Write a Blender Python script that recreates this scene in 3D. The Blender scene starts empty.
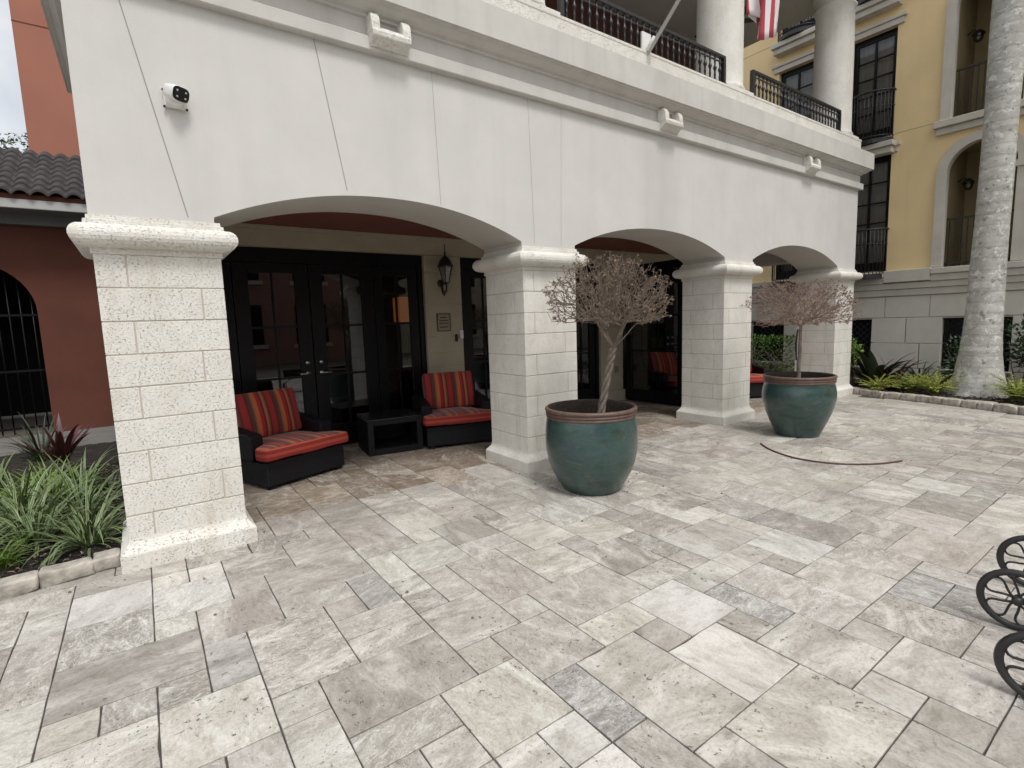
import bpy, bmesh, math, random
from mathutils import Vector, Matrix, noise as mnoise
R=math.radians
rng=random.Random(7)
sc=bpy.context.scene
col=sc.collection

# ------------------------------------------------------------------ helpers
class MB:
    """collects geometry for ONE mesh object"""
    def __init__(s): s.v=[]; s.f=[]; s.m=[]; s.uv={}; s.sm=[]
    def add(s,verts,faces,mi=0,smooth=False):
        o=len(s.v); s.v+= [tuple(v) for v in verts]
        for f in faces: s.f.append(tuple(i+o for i in f)); s.m.append(mi); s.sm.append(smooth)
        return o
    def box(s,x0,x1,y0,y1,z0,z1,mi=0,bev=0.0,mat=None):
        if bev>0:
            bm=bmesh.new(); bmesh.ops.create_cube(bm,size=1)
            for v in bm.verts: v.co=Vector(((x0+x1)/2+v.co.x*(x1-x0),(y0+y1)/2+v.co.y*(y1-y0),(z0+z1)/2+v.co.z*(z1-z0)))
            bmesh.ops.bevel(bm,geom=bm.edges[:],offset=bev,segments=2,affect='EDGES',profile=.5)
            bm.verts.index_update()
            vs=[v.co.copy() for v in bm.verts]; fs=[[v.index for v in f.verts] for f in bm.faces]; bm.free()
        else:
            vs=[Vector((x,y,z)) for z in (z0,z1) for y in (y0,y1) for x in (x0,x1)]
            fs=[(0,2,3,1),(4,5,7,6),(0,1,5,4),(2,6,7,3),(0,4,6,2),(1,3,7,5)]
        if mat is not None: vs=[mat@v for v in vs]
        s.add(vs,fs,mi)
    def tube(s,pts,rad,n=6,mi=0,cap=True,smooth=True):
        pts=[Vector(p) for p in pts]; k=len(pts)
        if not hasattr(rad,'__len__'): rad=[rad]*k
        vs=[]; prev=None
        for i,p in enumerate(pts):
            t=(pts[min(i+1,k-1)]-pts[max(i-1,0)])
            if t.length<1e-9: t=Vector((0,0,1))
            t.normalize()
            if prev is None:
                a=Vector((0,0,1)) if abs(t.z)<.9 else Vector((1,0,0))
                u=t.cross(a).normalized()
            else:
                u=prev-t*prev.dot(t)
                if u.length<1e-6: u=t.orthogonal()
                u.normalize()
            prev=u; w=t.cross(u)
            for j in range(n):
                an=2*math.pi*j/n; vs.append(p+(u*math.cos(an)+w*math.sin(an))*rad[i])
        fs=[]
        for i in range(k-1):
            for j in range(n):
                a=i*n+j; b=i*n+(j+1)%n; fs.append((a,b,b+n,a+n))
        if cap: fs.append(tuple(range(n-1,-1,-1))); fs.append(tuple((k-1)*n+j for j in range(n)))
        s.add(vs,fs,mi,smooth)
    def lathe(s,prof,n=32,c=(0,0,0),mi=0,smooth=True,mis=None,closed=False):
        vs=[];k=len(prof)
        for r,z in prof:
            for j in range(n):
                a=2*math.pi*j/n; vs.append((c[0]+r*math.cos(a),c[1]+r*math.sin(a),c[2]+z))
        o=len(s.v); s.v+=vs
        for i in range(k-1):
            for j in range(n):
                a=i*n+j;b=i*n+(j+1)%n
                s.f.append((o+a,o+b,o+b+n,o+a+n)); s.m.append(mis[i] if mis else mi); s.sm.append(smooth)
    def prism(s,poly,axis,a,b,mi=0):
        """poly of (u,v); axis 'y' -> (u,y,v); 'x' -> (x,u,v); 'z' -> (u,v,z)"""
        def P(u,v,t): return {'y':(u,t,v),'x':(t,u,v),'z':(u,v,t)}[axis]
        n=len(poly); vs=[P(u,v,a) for u,v in poly]+[P(u,v,b) for u,v in poly]
        fs=[tuple(range(n)),tuple(range(2*n-1,n-1,-1))]+[(i,i+n,(i+1)%n+n,(i+1)%n) for i in range(n)]
        s.add(vs,fs,mi)
    def ring_sweep(s,prof,x0,x1,y0,y1,mi=0,capb=True,capt=True,smooth=False):
        """square moulding: profile of (offset,z) swept round the rectangle"""
        vs=[]
        for o,z in prof: vs+=[(x0-o,y0-o,z),(x1+o,y0-o,z),(x1+o,y1+o,z),(x0-o,y1+o,z)]
        fs=[]
        for i in range(len(prof)-1):
            for j in range(4):
                a=i*4+j;b=i*4+(j+1)%4; fs.append((a,b,b+4,a+4))
        if capb: fs.append((3,2,1,0))
        if capt: k=(len(prof)-1)*4; fs.append((k,k+1,k+2,k+3))
        s.add(vs,fs,mi,smooth)
    def build(s,name,mats,parent=None,fix=True,bevel=0,auto=None):
        me=bpy.data.meshes.new(name); me.from_pydata(s.v,[],s.f)
        if not isinstance(mats,(list,tuple)): mats=[mats]
        for m in mats: me.materials.append(m)
        me.polygons.foreach_set('material_index',s.m)
        me.polygons.foreach_set('use_smooth',s.sm)
        if fix:
            bm=bmesh.new(); bm.from_mesh(me); bmesh.ops.recalc_face_normals(bm,faces=bm.faces[:]); bm.to_mesh(me); bm.free()
        me.update()
        o=bpy.data.objects.new(name,me); col.objects.link(o)
        if parent: o.parent=parent
        if bevel:
            b=o.modifiers.new('bevel','BEVEL'); b.width=bevel; b.segments=2; b.limit_method='ANGLE'; b.angle_limit=R(40)
        return o
def tag(o,label=None,cat=None,group=None,kind=None):
    if label: o['label']=label
    if cat: o['category']=cat
    if group: o['group']=group
    if kind: o['kind']=kind
    return o
def empty(name,label,cat,loc=(0,0,0),rz=0,group=None):
    o=bpy.data.objects.new(name,None); o.empty_display_size=.1; col.objects.link(o); o.location=loc; o.rotation_euler=(0,0,rz)
    return tag(o,label,cat,group)
def copy_tree(o,parent=None):
    c=o.copy(); col.objects.link(c)
    if parent: c.parent=parent
    for ch in list(o.children): copy_tree(ch,c)
    return c

# ------------------------------------------------------------------ materials
def nodes(name):
    m=bpy.data.materials.new(name); m.use_nodes=True; nt=m.node_tree
    return m,nt,nt.nodes['Principled BSDF']
def N(nt,t,**k):
    n=nt.nodes.new(t)
    for a,b in k.items():
        if a in n.inputs: n.inputs[a].default_value=b
        else: setattr(n,a,b)
    return n
def ramp(nt,fac,stops,interp='LINEAR'):
    n=nt.nodes.new('ShaderNodeValToRGB'); n.color_ramp.interpolation=interp
    e=n.color_ramp.elements
    while len(e)<len(stops): e.new(.5)
    for i,(p,c) in enumerate(stops):
        e[i].position=p; e[i].color=(c,c,c,1) if not hasattr(c,'__len__') else (*c,1)
    nt.links.new(fac,n.inputs['Fac']); return n.outputs['Color']
def mixc(nt,fac,a,b,mode='MIX'):
    n=nt.nodes.new('ShaderNodeMix'); n.data_type='RGBA'; n.blend_type=mode
    for s,v in ((n.inputs['Factor'],fac),(n.inputs['A'],a),(n.inputs['B'],b)):
        if hasattr(v,'is_linked'): nt.links.new(v,s)
        elif hasattr(v,'__len__'): s.default_value=(*v,1)
        else:
            try: s.default_value=v
            except (TypeError,ValueError): s.default_value=(v,v,v,1)
    return n.outputs['Result']
def coords(nt,scale=(1,1,1),kind='Object'):
    tc=nt.nodes.new('ShaderNodeTexCoord'); mp=nt.nodes.new('ShaderNodeMapping'); mp.inputs['Scale'].default_value=scale
    nt.links.new(tc.outputs[kind],mp.inputs['Vector']); return mp.outputs['Vector']
def noise(nt,vec,scale,detail=4,rough=.55,dist=0):
    n=N(nt,'ShaderNodeTexNoise',Scale=scale,Detail=detail,Roughness=rough,Distortion=dist); nt.links.new(vec,n.inputs['Vector']); return n.outputs['Fac']
def bump(nt,b,h,strength,dist=.01,prev=None):
    n=N(nt,'ShaderNodeBump',Strength=strength,Distance=dist); nt.links.new(h,n.inputs['Height'])
    if prev: nt.links.new(prev,n.inputs['Normal'])
    if b: nt.links.new(n.outputs['Normal'],b.inputs['Normal'])
    return n.outputs['Normal']
def simple(name,c,rough=.7,var=.18,scale=6,bs=.15,bscale=80,metal=0,spec=.4,bd=.004,streak=0):
    m,nt,b=nodes(name); v=coords(nt)
    n1=noise(nt,v,scale,6); c2=tuple(x*(1-var) for x in c); c1=tuple(min(1,x*(1+var*.6)) for x in c)
    cc=ramp(nt,n1,[(.3,c2),(.7,c1)])
    if streak:
        v2=coords(nt,(2.2,2.2,.12)); s=noise(nt,v2,2.0,5,.6)
        cc=mixc(nt,ramp(nt,s,[(.5,0),(.75,streak)]),cc,tuple(x*.62 for x in c))
    nt.links.new(cc,b.inputs['Base Color'])
    b.inputs['Roughness'].default_value=rough; b.inputs['Metallic'].default_value=metal; b.inputs['Specular IOR Level'].default_value=spec
    if bs: bump(nt,b,noise(nt,v,bscale,4),bs,bd)
    return m
M={}
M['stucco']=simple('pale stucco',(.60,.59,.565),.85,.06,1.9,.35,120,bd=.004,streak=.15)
M['trim']=simple('cornice stucco',(.56,.545,.51),.85,.09,2.5,.3,110,bd=.004,streak=.34)
M['groove']=simple('stucco joint',(.30,.29,.27),.9,.1,8,0)
M['soffit']=simple('arch soffit stucco',(.52,.50,.46),.9,.06,2,.2,120)
M['redceil']=simple('red brown ceiling',(.20,.070,.050),.85,.1,2,.1,100)
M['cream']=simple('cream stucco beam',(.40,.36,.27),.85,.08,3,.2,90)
M['greyceil']=simple('balcony ceiling paint',(.42,.41,.38),.85,.06,1.5,.1,60)
M['darkred']=simple('balcony wall red',(.12,.05,.045),.85,.1,2,.1,60)
M['iron']=simple('black iron paint',(.022,.022,.023),.42,.3,20,.1,90,spec=.5)
M['doorframe']=simple('black door paint',(.006,.0065,.008),.35,.2,10,.05,80,spec=.22)
M['terracotta']=simple('terracotta stucco',(.12,.040,.025),.85,.12,1.8,.25,100,bd=.003,streak=.12)
M['terracotta2']=simple('tower stucco',(.35,.145,.10),.85,.08,1.2,.2,80,bd=.003,streak=.1)
M['rooftile']=simple('dark clay roof tile',(.048,.042,.043),.75,.5,5,.3,50)
M['fascia']=simple('grey white fascia',(.45,.45,.44),.7,.1,3,.1,60)
M['greysoff']=simple('grey soffit board',(.20,.20,.20),.8,.1,3,.1,60)
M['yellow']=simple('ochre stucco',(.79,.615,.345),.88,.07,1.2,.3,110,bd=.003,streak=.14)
M['yelltrim']=simple('pale cast trim',(.55,.52,.46),.8,.1,3,.2,80,streak=.2)
M['greyblock']=simple('grey rusticated stucco',(.64,.615,.55),.85,.08,2,.3,90,bd=.003,streak=.18)
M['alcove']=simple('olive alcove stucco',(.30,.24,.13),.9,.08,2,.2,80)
M['rim']=simple('raw clay rim',(.12,.075,.058),.5,.3,14,.2,60,spec=.5)
M['potsoil']=simple('potting soil',(.03,.022,.017),1,.4,30,.8,40,bd=.02)
M['mulch']=simple('dark mulch',(.035,.027,.022),1,.6,26,1.0,34,bd=.04)
M['edging']=simple('tumbled edging stone',(.41,.38,.33),.9,.5,11,.6,40,bd=.012)
M['wicker']=None
M['chrome']=simple('brushed nickel',(.55,.55,.53),.3,.1,20,0,metal=1)
M['whiteplastic']=simple('white plastic',(.72,.72,.70),.4,.05,20,0,spec=.5)
M['blackplastic']=simple('black plastic',(.012,.012,.013),.25,.1,20,0,spec=.5)
M['lens']=simple('camera lens ring',(.5,.5,.5),.2,.1,20,0,spec=.8)
M['hose']=simple('brown rubber hose',(.11,.05,.042),.6,.3,20,.1,80)
M['path']=simple('concrete path',(.17,.163,.15),.9,.12,2,.3,60)
M['ground']=simple('ground soil',(.16,.14,.11),1,.2,.6,.3,20)
M['bark']=simple('dry grey bark',(.20,.165,.135),.9,.35,30,.6,60,bd=.01)
M['twig']=simple('dry twig',(.18,.145,.115),.9,.4,9,0)
M['dryleaf']=simple('dry curled leaf',(.185,.13,.10),.9,.45,12,0)
M['dryleaf2']=simple('straw dry leaf',(.34,.24,.11),.9,.35,12,0)
M['twig2']=simple('pinkish dry twig',(.29,.205,.165),.9,.35,9,0)
M['strap']=simple('black tree tie',(.015,.015,.016),.6,.1,9,0)
M['pinkwall']=simple('pink stucco far',(.34,.19,.165),.9,.08,1,0)
M['creamwall']=simple('cream stucco far',(.50,.47,.40),.9,.08,1,0)
M['lampshade']=simple('orange lamp shade',(.5,.2,.06),.8,.05,4,0)
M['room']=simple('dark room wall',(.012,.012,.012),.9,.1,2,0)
M['plaque']=simple('bronze plaque face',(.30,.26,.19),.6,.15,30,.1,60)
M['plaquedark']=simple('plaque frame',(.05,.04,.03),.5,.15,30,0)
M['pole']=simple('white flag pole',(.5,.5,.48),.4,.05,20,0)
M['trunkgreen']=simple('palm crownshaft',(.10,.16,.05),.5,.2,6,.1,30)

def m_glass(name,tint=.55,refl=1.0,rough=.0):
    m=bpy.data.materials.new(name); m.use_nodes=True; nt=m.node_tree; nt.nodes.clear()
    out=nt.nodes.new('ShaderNodeOutputMaterial'); mx=nt.nodes.new('ShaderNodeMixShader')
    fr=N(nt,'ShaderNodeFresnel',IOR=1.52); ml=N(nt,'ShaderNodeMath',operation='MULTIPLY'); ml.inputs[1].default_value=1.9*refl
    ml.use_clamp=True
    tr=N(nt,'ShaderNodeBsdfTransparent',Color=(tint,tint*1.01,tint*1.0,1)); gl=N(nt,'ShaderNodeBsdfGlossy',Roughness=rough,Color=(.95,.97,1,1))
    # slightly wavy panes
    tc=nt.nodes.new('ShaderNodeTexCoord'); nn=N(nt,'ShaderNodeTexNoise',Scale=1.3,Detail=1); nt.links.new(tc.outputs['Object'],nn.inputs['Vector'])
    bp=N(nt,'ShaderNodeBump',Strength=.02,Distance=.05); nt.links.new(nn.outputs['Fac'],bp.inputs['Height']); nt.links.new(bp.outputs['Normal'],gl.inputs['Normal'])
    nt.links.new(fr.outputs['Fac'],ml.inputs[0]); nt.links.new(ml.outputs[0],mx.inputs['Fac'])
    nt.links.new(tr.outputs[0],mx.inputs[1]); nt.links.new(gl.outputs[0],mx.inputs[2]); nt.links.new(mx.outputs[0],out.inputs['Surface'])
    return m
M['glass']=m_glass('dark tinted glass',.36,1.1)
M['winglass']=m_glass('curtained window glass',.8,.7)
M['lampglass']=m_glass('seeded lamp glass',.75,.8,.15)

def m_coral():
    m,nt,b=nodes('pitted coral stone'); v=coords(nt)
    base=ramp(nt,noise(nt,v,3.5,6,.6),[(.3,(.66,.64,.585)),(.7,(.77,.755,.71))])
    fine=noise(nt,v,45,5,.65); base=mixc(nt,ramp(nt,fine,[(.38,.28),(.55,0)]),base,(.56,.53,.46))
    # pits: elongated, sideways
    vp=coords(nt,(1,1,1.5)); pn=noise(nt,vp,66,6,.8,.2); pits=ramp(nt,pn,[(.355,1),(.435,0)])
    reg=ramp(nt,noise(nt,v,6.5,4,.7),[(.40,.2),(.58,1)]); pf=N(nt,'ShaderNodeMath',operation='MULTIPLY'); nt.links.new(pits,pf.inputs[0]); nt.links.new(reg,pf.inputs[1])
    stn=coords(nt,(2.5,2.5,.5)); base=mixc(nt,ramp(nt,noise(nt,stn,2.2,6,.65),[(.52,0),(.72,.45)]),base,(.50,.46,.375))
    c=mixc(nt,pf.outputs[0],base,(.49,.46,.395))
    nt.links.new(c,b.inputs['Base Color']); b.inputs['Roughness'].default_value=.92; b.inputs['Specular IOR Level'].default_value=.25
    n1=bump(nt,None,fine,.35,.006); inv=N(nt,'ShaderNodeMath',operation='SUBTRACT'); inv.inputs[0].default_value=1; nt.links.new(pf.outputs[0],inv.inputs[1])
    bump(nt,b,inv.outputs[0],.8,.01,n1); return m
M['coral']=m_coral()
M['mortar']=simple('stone mortar',(.50,.465,.39),.95,.12,12,.4,60)
def m_travertine():
    m,nt,b=nodes('travertine pavers')
    at=nt.nodes.new('ShaderNodeAttribute'); at.attribute_name='tone'
    of=nt.nodes.new('ShaderNodeAttribute'); of.attribute_name='shift'
    def mth(op,x,y=None,z=None,clamp=False):
        n=nt.nodes.new('ShaderNodeMath'); n.operation=op; n.use_clamp=clamp
        for i,q in enumerate((x,y,z)):
            if q is None: continue
            if hasattr(q,'is_linked'): nt.links.new(q,n.inputs[i])
            else: n.inputs[i].default_value=q
        return n.outputs[0]
    tc=nt.nodes.new('ShaderNodeTexCoord'); sc_=N(nt,'ShaderNodeVectorMath',operation='SCALE'); sc_.inputs['Scale'].default_value=40
    nt.links.new(of.outputs['Color'],sc_.inputs[0])
    ad=N(nt,'ShaderNodeVectorMath',operation='ADD'); nt.links.new(tc.outputs['Object'],ad.inputs[0]); nt.links.new(sc_.outputs[0],ad.inputs[1])
    sp=nt.nodes.new('ShaderNodeSeparateColor'); nt.links.new(of.outputs['Color'],sp.inputs[0])
    vr=N(nt,'ShaderNodeVectorRotate',rotation_type='Z_AXIS'); nt.links.new(ad.outputs[0],vr.inputs['Vector']); nt.links.new(mth('MULTIPLY',sp.outputs['Blue'],3.1),vr.inputs['Angle'])
    # every slab has its own grain size
    gs=N(nt,'ShaderNodeVectorMath',operation='SCALE'); nt.links.new(vr.outputs[0],gs.inputs[0]); nt.links.new(mth('MULTIPLY_ADD',sp.outputs['Red'],.9,.6),gs.inputs['Scale'])
    v=gs.outputs[0]; r_,g_=sp.outputs['Red'],sp.outputs['Green']
    st=nt.nodes.new('ShaderNodeMapping'); st.inputs['Scale'].default_value=(1,1.9,1); nt.links.new(v,st.inputs['Vector']); sv=st.outputs[0]
    big=noise(nt,sv,2.3,10,.70,.9); mid=noise(nt,sv,8,9,.74,.6); fine=noise(nt,v,85,4,.72); grain=noise(nt,v,26,6,.8,.4)
    c=mixc(nt,ramp(nt,big,[(.36,1),(.60,0)]),at.outputs['Color'],(.72,.70,.68),'MULTIPLY')
    lite=mth('MULTIPLY',ramp(nt,big,[(.50,0),(.66,1)]),mth('MULTIPLY_ADD',g_,.55,.10)); c=mixc(nt,lite,c,(.74,.72,.675))
    c=mixc(nt,ramp(nt,mid,[(.36,.9),(.48,0)]),c,(.74,.72,.695),'MULTIPLY')
    c=mixc(nt,mth('MULTIPLY',ramp(nt,mid,[(.55,0),(.63,1)]),mth('MULTIPLY_ADD',r_,.5,.08)),c,(.73,.715,.68))
    # thin pale and dark seams
    vein=noise(nt,sv,5.0,8,.66,1.6); c=mixc(nt,mth('MULTIPLY',ramp(nt,vein,[(.470,0),(.492,1),(.500,1),(.52,0)]),mth('MULTIPLY_ADD',g_,.5,.0)),c,(.66,.63,.59),'MULTIPLY')
    v2=noise(nt,sv,7.0,8,.7,1.2); c=mixc(nt,mth('MULTIPLY',ramp(nt,v2,[(.485,0),(.498,1),(.506,1),(.52,0)]),mth('MULTIPLY_ADD',r_,.7,-.1,True)),c,(.78,.765,.73))
    c=mixc(nt,ramp(nt,grain,[(.36,.6),(.48,0)]),c,(.80,.785,.76),'MULTIPLY')
    c=mixc(nt,ramp(nt,fine,[(.36,.75),(.5,0)]),c,(.76,.745,.72),'MULTIPLY')
    # clustered holes
    pn=noise(nt,v,38,5,.72,.3); pit=ramp(nt,pn,[(.355,1),(.378,0)]); reg=ramp(nt,noise(nt,v,3.2,3),[(.44,.0),(.56,1)])
    pm=mth('MULTIPLY',pit,mth('MULTIPLY',reg,mth('MULTIPLY_ADD',g_,1.5,.0,True)))
    c=mixc(nt,pm,c,(.13,.115,.095))
    wn=noise(nt,tc.outputs['Object'],.45,5,.6); c=mixc(nt,ramp(nt,wn,[(.36,.5),(.58,0)]),c,(.80,.775,.745),'MULTIPLY')
    nt.links.new(c,b.inputs['Base Color']); b.inputs['Specular IOR Level'].default_value=.35
    nt.links.new(ramp(nt,mid,[(.3,.72),(.7,.5)]),b.inputs['Roughness'])
    n1=bump(nt,None,big,.12,.02); n2=bump(nt,None,fine,.25,.003,n1); n3=bump(nt,None,grain,.2,.004,n2)
    bump(nt,b,mth('SUBTRACT',1.0,pm),.8,.008,n3)
    return m
M['travertine']=m_travertine()
M['joint']=simple('paver joint sand',(.085,.078,.07),1,.3,20,.3,90)
def m_glaze():
    m,nt,b=nodes('green blue glaze'); v=coords(nt); vs=coords(nt,(1,1,3.2))
    a=ramp(nt,noise(nt,vs,2.6,6,.62,.5),[(.26,(.024,.036,.028)),(.40,(.020,.048,.040)),(.50,(.034,.074,.064)),(.58,(.024,.055,.062)),(.70,(.066,.088,.062))])
    f=noise(nt,v,34,5,.7); c=mixc(nt,ramp(nt,f,[(.58,0),(.74,.5)]),a,(.13,.15,.115))
    w=ramp(nt,noise(nt,v,7,6,.75),[(.54,0),(.74,.6)]); c=mixc(nt,w,c,(.10,.10,.075))
    nt.links.new(c,b.inputs['Base Color']); b.inputs['Roughness'].default_value=.3; b.inputs['Coat Weight'].default_value=.35; b.inputs['Coat Roughness'].default_value=.2
    bump(nt,b,noise(nt,vs,22,4),.12,.01); return m
M['glaze']=m_glaze()
def m_wicker():
    m,nt,b=nodes('dark woven wicker'); v=coords(nt)
    w1=N(nt,'ShaderNodeTexWave',wave_type='BANDS',bands_direction='Z',Scale=22,Distortion=.4); nt.links.new(v,w1.inputs['Vector'])
    w2=N(nt,'ShaderNodeTexWave',wave_type='BANDS',bands_direction='DIAGONAL',Scale=26,Distortion=.2); nt.links.new(v,w2.inputs['Vector'])
    mu=N(nt,'ShaderNodeMath',operation='MULTIPLY'); nt.links.new(w1.outputs['Fac'],mu.inputs[0]); nt.links.new(w2.outputs['Fac'],mu.inputs[1])
    nt.links.new(ramp(nt,mu.outputs[0],[(.0,(.004,.004,.006)),(1,(.016,.016,.021))]),b.inputs['Base Color']); b.inputs['Roughness'].default_value=.5; b.inputs['Specular IOR Level'].default_value=.3
    bump(nt,b,mu.outputs[0],.6,.006); return m
M['wicker']=m_wicker()
def m_stripes():
    m,nt,b=nodes('red striped canvas'); tc=nt.nodes.new('ShaderNodeTexCoord'); sx=nt.nodes.new('ShaderNodeSeparateXYZ'); nt.links.new(tc.outputs['Object'],sx.inputs[0])
    mul=N(nt,'ShaderNodeMath',operation='MULTIPLY_ADD'); mul.inputs[1].default_value=1/.30; mul.inputs[2].default_value=10.1; nt.links.new(sx.outputs['X'],mul.inputs[0])
    fr=N(nt,'ShaderNodeMath',operation='FRACT'); nt.links.new(mul.outputs[0],fr.inputs[0])
    red=(.34,.022,.020); dred=(.14,.014,.018); org=(.54,.12,.04); ol=(.20,.115,.04); br=(.10,.04,.032)
    c=ramp(nt,fr.outputs[0],[(0,red),(.20,dred),(.30,br),(.40,ol),(.46,org),(.60,red),(.72,dred),(.80,org),(.86,ol),(.92,dred)],'CONSTANT')
    v=coords(nt); f=noise(nt,v,160,3); c=mixc(nt,ramp(nt,f,[(.3,.35),(.6,0)]),c,.7,'MULTIPLY')
    nt.links.new(c,b.inputs['Base Color']); b.inputs['Roughness'].default_value=.85; b.inputs['Sheen Weight'].default_value=.2
    bump(nt,b,noise(nt,v,9,3),.25,.02); return m
M['stripes']=m_stripes()
M['piping']=simple('red cushion piping',(.50,.085,.035),.85,.15,30,.2,150)
def m_blade(name,mid,edge,k=.2,rough=.45):
    m,nt,b=nodes(name); tc=nt.nodes.new('ShaderNodeTexCoord'); sx=nt.nodes.new('ShaderNodeSeparateXYZ'); nt.links.new(tc.outputs['UV'],sx.inputs[0])
    c=ramp(nt,sx.outputs['X'],[(0,edge),(k,mid),(1-k,edge)],'CONSTANT')
    n=noise(nt,coords(nt),4,3); c=mixc(nt,ramp(nt,n,[(.35,.5),(.65,0)]),c,.65,'MULTIPLY')
    nt.links.new(c,b.inputs['Base Color']); b.inputs['Roughness'].default_value=rough
    return m
M['variegated']=m_blade('variegated blade',(.062,.13,.03),(.36,.39,.22),.15)
M['green_blade']=m_blade('green blade',(.055,.12,.022),(.075,.15,.03),.2)
M['lime_blade']=m_blade('lime blade',(.12,.22,.022),(.17,.28,.035),.2)
M['red_blade']=m_blade('dark red blade',(.075,.022,.024),(.11,.03,.034),.2)
M['dark_blade']=m_blade('dark green blade',(.028,.052,.022),(.05,.05,.03),.15)
def m_leaf(name,c1,c2,rough=.5):
    m,nt,b=nodes(name); oi=coords(nt); n=noise(nt,oi,7,3); nt.links.new(ramp(nt,n,[(.3,c1),(.7,c2)]),b.inputs['Base Color']); b.inputs['Roughness'].default_value=rough
    b.inputs['Subsurface Weight'].default_value=0
    return m
M['hedgeleaf']=m_leaf('hedge leaf',(.06,.135,.02),(.15,.27,.045))
M['shrubleaf']=m_leaf('dark shrub leaf',(.018,.045,.015),(.04,.08,.025))
M['limeleaf']=m_leaf('lime shrub leaf',(.13,.24,.035),(.24,.36,.06))
M['yellowleaf']=m_leaf('yellow fern leaf',(.22,.28,.045),(.40,.42,.09))
M['farleaf']=m_leaf('far tree leaf',(.05,.075,.04),(.09,.12,.06))
def m_palm():
    m,nt,b=nodes('palm trunk bark'); v=coords(nt,(1,1,1.25))
    base=ramp(nt,noise(nt,v,3,6,.65),[(.3,(.30,.295,.27)),(.7,(.52,.515,.48))])
    l=ramp(nt,noise(nt,v,8,7,.78,.7),[(.54,0),(.60,.9)]); c=mixc(nt,l,base,(.68,.67,.64))
    l2=ramp(nt,noise(nt,v,9,7,.78,.5),[(.38,.9),(.44,0)]); c=mixc(nt,l2,c,(.16,.155,.14))
    tc=nt.nodes.new('ShaderNodeTexCoord'); w=N(nt,'ShaderNodeTexWave',wave_type='BANDS',bands_direction='Z',Scale=1.7,Distortion=1.5); nt.links.new(tc.outputs['Object'],w.inputs['Vector'])
    c=mixc(nt,ramp(nt,w.outputs['Fac'],[(.0,.35),(.12,0)]),c,(.24,.235,.21))
    nt.links.new(c,b.inputs['Base Color']); b.inputs['Roughness'].default_value=.9
    n1=bump(nt,None,w.outputs['Fac'],.15,.02); bump(nt,b,noise(nt,v,40,4),.5,.01,n1); return m
M['palm']=m_palm()
def m_flag():
    m,nt,b=nodes('striped flag cloth'); tc=nt.nodes.new('ShaderNodeTexCoord'); sx=nt.nodes.new('ShaderNodeSeparateXYZ'); nt.links.new(tc.outputs['UV'],sx.inputs[0])
    mul=N(nt,'ShaderNodeMath',operation='MULTIPLY'); mul.inputs[1].default_value=6.5; nt.links.new(sx.outputs['X'],mul.inputs[0])
    fr=N(nt,'ShaderNodeMath',operation='FRACT'); nt.links.new(mul.outputs[0],fr.inputs[0])
    nt.links.new(ramp(nt,fr.outputs[0],[(0,(.42,.05,.075)),(.5,(.75,.72,.72))],'CONSTANT'),b.inputs['Base Color']); b.inputs['Roughness'].default_value=.8
    return m
M['flag']=m_flag()
def m_curtain():
    m,nt,b=nodes('window blind'); nt.links.new(ramp(nt,noise(nt,coords(nt,(1,9,.4)),3,3),[(.35,(.36,.36,.34)),(.65,(.52,.52,.50))]),b.inputs['Base Color']); b.inputs['Roughness'].default_value=.9; return m
M['curtain']=m_curtain()

# ------------------------------------------------------------------ camera (solved from the photograph)
F_PX,PITCH,ROLL,YAW,CY=517.2571,.1196,-.0334,.6184,-4.2932
cam=bpy.data.cameras.new('camera'); co=bpy.data.objects.new('camera',cam); col.objects.link(co); sc.camera=co
fw=Vector((math.sin(YAW)*math.cos(PITCH),math.cos(YAW)*math.cos(PITCH),-math.sin(PITCH)))
r0=Vector((math.cos(YAW),-math.sin(YAW),0)); u0=r0.cross(fw)
r1=r0*math.cos(ROLL)+u0*math.sin(ROLL); u1=-r0*math.sin(ROLL)+u0*math.cos(ROLL)
co.matrix_world=Matrix(((r1.x,u1.x,-fw.x,0),(r1.y,u1.y,-fw.y,CY),(r1.z,u1.z,-fw.z,1.6),(0,0,0,1)))
cam.sensor_width=36; cam.sensor_fit='HORIZONTAL'; cam.lens=F_PX/1024*36; cam.clip_end=600; cam.clip_start=.05

# ------------------------------------------------------------------ light
SUN_EL,SUN_AZ=R(60),R(8)      # azimuth measured from -y towards +x
w=bpy.data.worlds.new('World'); sc.world=w; w.use_nodes=True; nt=w.node_tree; bg=nt.nodes['Background']
sky=nt.nodes.new('ShaderNodeTexSky'); sky.sky_type='NISHITA'; sky.sun_disc=False; sky.sun_elevation=SUN_EL; sky.air_density=1.2; sky.dust_density=3.5; sky.ozone_density=1.0
sdir=Vector((-math.sin(SUN_AZ)*math.cos(SUN_EL),-math.cos(SUN_AZ)*math.cos(SUN_EL),math.sin(SUN_EL)))
sky.sun_rotation=math.atan2(sdir.x,sdir.y)
hs=N(nt,'ShaderNodeHueSaturation',Saturation=.45); nt.links.new(sky.outputs[0],hs.inputs['Color'])
tc=nt.nodes.new('ShaderNodeTexCoord'); cl=N(nt,'ShaderNodeTexNoise',Scale=2.2,Detail=6); nt.links.new(tc.outputs['Generated'],cl.inputs['Vector'])
rp=ramp(nt,cl.outputs['Fac'],[(.45,.12),(.66,.75)])
mx=mixc(nt,rp,hs.outputs['Color'],(8.2,8.1,7.9)); nt.links.new(mx,bg.inputs['Color']); bg.inputs['Strength'].default_value=.125
sl=bpy.data.lights.new('sun','SUN'); sl.energy=1.5; sl.angle=R(15); sl.color=(1,.985,.955); so=bpy.data.objects.new('sun',sl); col.objects.link(so)
so.rotation_euler=(-sdir).to_track_quat('-Z','Y').to_euler()
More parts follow.
